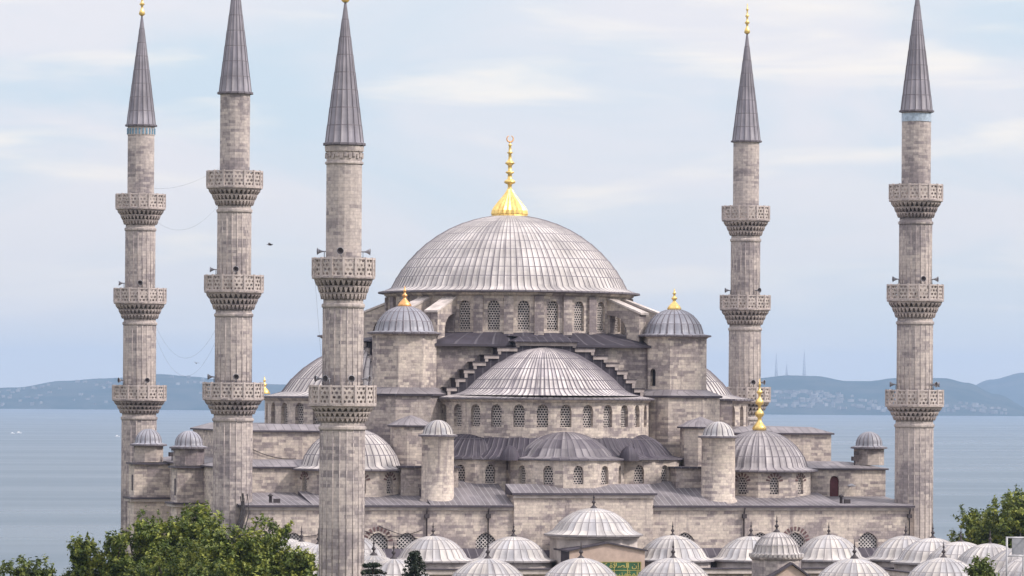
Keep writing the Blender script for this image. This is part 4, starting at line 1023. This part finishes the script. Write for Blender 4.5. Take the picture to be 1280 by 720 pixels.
def crown(seed, w_, zlo, zhi, k, rmin, rmax, lean=0.0):
    """tufts of foliage over the outside of an uneven dome, with fill behind them"""
    r2 = random.Random(seed); out = []; H_ = zhi - zlo
    for i in range(k):
        a = r2.uniform(0, 2 * PI); u_ = r2.random()
        el = math.asin(min(1, u_ ** .75)); f = 1.0 if i % 4 else r2.uniform(.4, .8)
        f *= r2.uniform(.84, 1.04) * (1 + .12 * math.sin(3 * a + seed)); rr = r2.uniform(rmin, rmax)
        out.append((math.cos(a) * math.cos(el) * (w_ - rr) * f + lean * math.sin(el), math.sin(a) * math.cos(el) * (w_ - rr) * f, zlo + (H_ - rr) * math.sin(el) * f, rr))
    out.append((lean, 0, zhi - rmax * .9, rmax * .9))
    return out
def tree_at(px, topy, D, wpx, label, seed, m=LEAF, k=46, count=30000, size=.17, zlo=4.0, group=None, name='leafy_tree'):
    """a tree standing D metres ahead; its place is worked out once from the bearing of its trunk"""
    X = (px - 640) / 5300 * D; base = at(X, D, 0); h = 24.5 - (topy - (px - 640) * .007 - 497) / 5300 * D
    w_ = wpx / 5300 * D / 2
    return tree(base.x, base.y, h, crown(seed, w_, zlo, h, k, max(.55, w_ * .17), max(.85, w_ * .30)), label, count, m, size, group, name=name)
tree_at(240, 636, 352, 176, 'tallest bushy green tree, its round top overlapping the foot of the second minaret', 11, k=70, count=45000)
tree_at(332, 652, 356, 150, 'rounded green tree beside the nearest minaret, hiding the end of the facade', 12, k=60, count=39000)
tree_at(186, 650, 350, 124, 'green tree in front of the domed buttress turrets, left of the tallest tree', 13, k=50, count=30000)
tree_at(290, 660, 347, 150, 'green tree filling the gap between the tallest tree and the rounded one', 16, k=56, count=33000)
tree_at(228, 676, 343, 220, 'low spreading green tree in front of the tallest bushy one', 17, k=60, count=36000)
tree_at(146, 672, 346, 84, 'narrow green tree at the foot of the far minaret with the blue band', 18, k=34, count=18000)
tree_at(106, 674, 345, 64, 'slender green tree with a pointed top beside the yellowish bushes', 14, k=30, count=13500)
tree_at(380, 690, 348, 56, 'small green tree against the side of the nearest minaret', 19, k=26, count=12000)
tree_at(30, 699, 340, 150, 'low yellowish green treetop at the corner above the water', 15, LEAF2, k=50, count=22500)
tree_at(1284, 608, 436, 190, 'large dark green tree rising behind the row of pale domes by the sea', 21, k=110, count=80000)
tree_at(1228, 640, 438, 112, 'smaller pale green tree next to the large dark one behind the pale domes', 22, k=70, count=40000)
tree_at(1230, 702, 331, 44, 'small yellow green treetop poking up before the pale courtyard domes', 23, LEAF2, k=16, count=5250, zlo=8)
# two conifers by the courtyard wall
def conifer(px, topy, D, hh, wd, label, droop, seed, nl):
    X = (px - 640) / 5300 * D; b = at(X, D, 0); zt = 24.5 - (topy - (px - 640) * .007 - 497) / 5300 * D
    root = empty('conifer', (b.x, b.y, 0), label, 'tree'); mb = MB(); mb.tube([(0, 0, -.3), (0, 0, zt * .5), (.05, 0, zt)], .22, 7, r1=.03)
    r2 = random.Random(seed); bl = []
    for k in range(nl):
        f = (k + .5) / nl; z = zt - hh * f; n_ = 5 + int(5 * f)
        for j in range(n_):
            a = 2 * PI * j / n_ + r2.uniform(-.4, .4) + k; l_ = wd * (.18 + .82 * f) * r2.uniform(.7, 1.15); tip = (l_ * math.cos(a), l_ * math.sin(a), z - droop * l_)
            mb.tube([(0, 0, z), (tip[0] * .5, tip[1] * .5, z + .05), tip], .03, 4, r1=.01)
            for q_ in (.35, .6, .85, 1.0): bl.append((tip[0] * q_, tip[1] * q_, z + (tip[2] - z) * q_, .16 + .1 * (1 - q_)))
    mb.build('trunk', BARK, root); leaf_mesh('crown', bl, 9000, .10, NEEDLE, seed, root, dens=.9)
conifer(521, 689, 330, 4.6, 2.1, 'narrow dark conifer in front of a pale courtyard dome', .12, 31, 15)
conifer(468, 702, 332, 3.0, 2.9, 'feathery dark conifer with spreading boughs at the foot of the nearest minaret', .10, 32, 6)

# ------------------------------------------------------------------ small things
# white metal frame at the edge of the courtyard roof
c_ = at((1270 - 640) / 5300 * 334, 334, 0)
FR = empty('metal_frame', (c_.x, c_.y, 8.7), 'white metal scaffold frame standing on the courtyard roof at the picture edge', 'scaffold')
for i, (dx, dy) in enumerate(((-.75, -.4), (.85, -.4), (-.45, .5), (.95, .5))):
    mb = MB(); mb.tube([(dx, dy, 0), (dx, dy, 5.1)], .065, 6); mb.build('post', METALW, FR)
for z in (1.9, 3.6, 5.05):
    mb = MB(); q_ = [(-.75, -.4, z), (.85, -.4, z), (.95, .5, z), (-.45, .5, z), (-.75, -.4, z)]
    for a, b_ in zip(q_, q_[1:]): mb.tube([a, b_], .05, 5)
    mb.build('rail', METALW, FR)
mb = MB(); mb.box(-.1, .9, .2, .26, 3.7, 5.0); mb.build('board', METALG, FR)
# ropes between the minarets
def cable(pts, sag, label, r=.007, group='ropes strung between the minarets'):
    a, b_ = Vector(pts[0]), Vector(pts[1]); q_ = []
    for k in range(17):
        f = k / 16; v = a.lerp(b_, f); v.z -= sag * 4 * f * (1 - f); q_.append(v)
    mb = MB(); mid = (a + b_) / 2
    mb.tube([v - a for v in q_], r, 4); o = mb.build('rope', ROPE, None, loc=a); return tag(o, label, 'rope', group)
cable([(-33.4, 24.9, 46.4), (-33.2, -25, 46.6)], 1.0, 'thin rope from the highest balcony of the far tiled minaret to the next minaret')
cable([(-33.3, 24.0, 43.6), (-33.2, -24.4, 43.7)], 2.6, 'sagging thin rope just below the highest balconies of the paired minarets')
cable([(-33.3, 23.9, 34.0), (-33.2, -24.6, 33.4)], 5.5, 'deeply sagging thin rope below the middle balconies of the paired minarets')
cable([(-33.3, 23.6, 33.2), (-33.2, -24.6, 32.8)], 6.6, 'lowest and deepest sagging rope between the paired minarets')
cable([(-37.6, -88.6, 34.6), (-36.9, -88.9, 26.0)], -.0, 'thin rope hanging down the side of the nearest minaret between its balconies', group='rope on the nearest minaret')
# masts on the far hill
for px, ht, wd in ((971, 100, 5), (984, 58, 4), (1006, 112, 5)):
    D = 18200; X = (px - 640) / 5300 * D; zb = SEA_Z + ridge_height(rg([(950, 474), (985, 471), (1020, 472)], D), X) - 6; b = at(X, D, zb); mb = MB()
    cs = [(-wd, -wd), (wd, -wd), (wd, wd), (-wd, wd)]
    for (dx, dy) in cs: mb.tube([(dx, dy, 0), (dx * .25, dy * .25, ht)], 1.0, 4, r1=.5)
    for k in range(8):
        f0, f1 = k / 8, (k + 1) / 8; g0, g1 = 1 - .75 * f0, 1 - .75 * f1
        for i in range(4):
            a, c2 = cs[i], cs[(i + 1) % 4]; mb.tube([(a[0] * g0, a[1] * g0, ht * f0), (c2[0] * g1, c2[1] * g1, ht * f1)], .4, 4)
    mb.tube([(0, 0, ht), (0, 0, ht + 14)], .6, 4)
    o = mb.build('radio_mast', MAST, None, loc=b)
    tag(o, {971: 'tall radio mast on the far hill, nearest to the stone minaret', 984: 'short middle radio mast between two taller ones on the far hill', 1006: 'tallest radio mast on the far hill, out towards the open saddle'}[px], 'radio mast', 'radio masts on the far hill')
# boats
def boat(px, py, ln, label):
    D = (24.5 - SEA_Z) * 5300 / (py - (px - 640) * .007 - 497); X = (px - 640) / 5300 * D; b = at(X, D, SEA_Z)
    root = empty('boat', b, label, 'boat', 'boats far out on the sea'); root.rotation_euler = (0, 0, -TH + .3)
    mb = MB(); sec = [(-.5, .16, .0), (-.3, .2, .0), (.1, .2, .0), (.38, .11, .03), (.5, .01, .06)]
    for (a, b_) in zip(sec, sec[1:]):
        x0, w0, h0 = a; x1, w1, h1 = b_
        for s in (-1, 1):
            q_ = [(x0 * ln, s * w0 * ln * .7, -.3), (x1 * ln, s * w1 * ln * .7, -.3), (x1 * ln, s * w1 * ln, (.13 + h1) * ln), (x0 * ln, s * w0 * ln, (.13 + h0) * ln)]
            mb.face(q_ if s < 0 else q_[::-1])
        mb.face([(x0 * ln, -w0 * ln, (.12 + h0) * ln), (x1 * ln, -w1 * ln, (.12 + h1) * ln), (x1 * ln, w1 * ln, (.12 + h1) * ln), (x0 * ln, w0 * ln, (.12 + h0) * ln)])
    mb.face([(-.5 * ln, .16 * ln, .13 * ln), (-.5 * ln, -.16 * ln, .13 * ln), (-.5 * ln, -.11 * ln, -.3), (-.5 * ln, .11 * ln, -.3)])
    mb.build('hull', HULL, root); mb = MB(); mb.box(-.28 * ln, .12 * ln, -.12 * ln, .12 * ln, .12 * ln, .33 * ln); mb.build('cabin', HULL, root)
boat(25, 541.5, 8, 'small white boat on the open water, the larger of a close pair'); boat(17, 542, 6, 'tiny white boat just beside a larger white boat on the open water'); boat(148, 546, 7, 'small white boat on the water close beside the far tiled minaret')
# birds
def bird(px, py, D, span, yaw, label):
    X = (px - 640) / 5300 * D; b = at(X, D, 24.5 - (py - (px - 640) * .007 - 497) / 5300 * D)
    mb = MB(); mb.lathe([(0, -.5), (.06, -.42), (.13, -.15), (.14, .05), (.09, .26), (.07, .36), (0, .46)], 10)
    mb.v = [Vector((v.z * span * .55, v.x * span * .55, v.y * span * .55)) for v in mb.v]
    for s in (-1, 1):
        w_ = [(.12, 0, .02), (.16, s * .28, .16), (.02, s * .55, .10), (-.10, s * .26, .12), (-.1, 0, .02)]
        w_ = [Vector(q_) * span for q_ in w_]
        mb.face(w_ if s > 0 else w_[::-1]); mb.face([q_ - Vector((0, 0, .012)) for q_ in (w_[::-1] if s > 0 else w_)])
    tl = [Vector(q_) * span for q_ in ((-.2, -.04, 0), (-.36, -.09, 0), (-.36, .09, 0), (-.2, .04, 0))]; mb.face(tl); mb.face([q_ - Vector((0, 0, .01)) for q_ in tl[::-1]])
    o = mb.build('bird', BIRD, None, loc=b); o.rotation_euler = (.2, .1, yaw); tag(o, label, 'bird', 'birds in flight')
bird(337, 306, 300, .75, .3, 'small dark bird flying in the clear sky between two minarets'); bird(246, 454, 330, .5, 1.2, 'tiny dark bird flying low above the far hills')
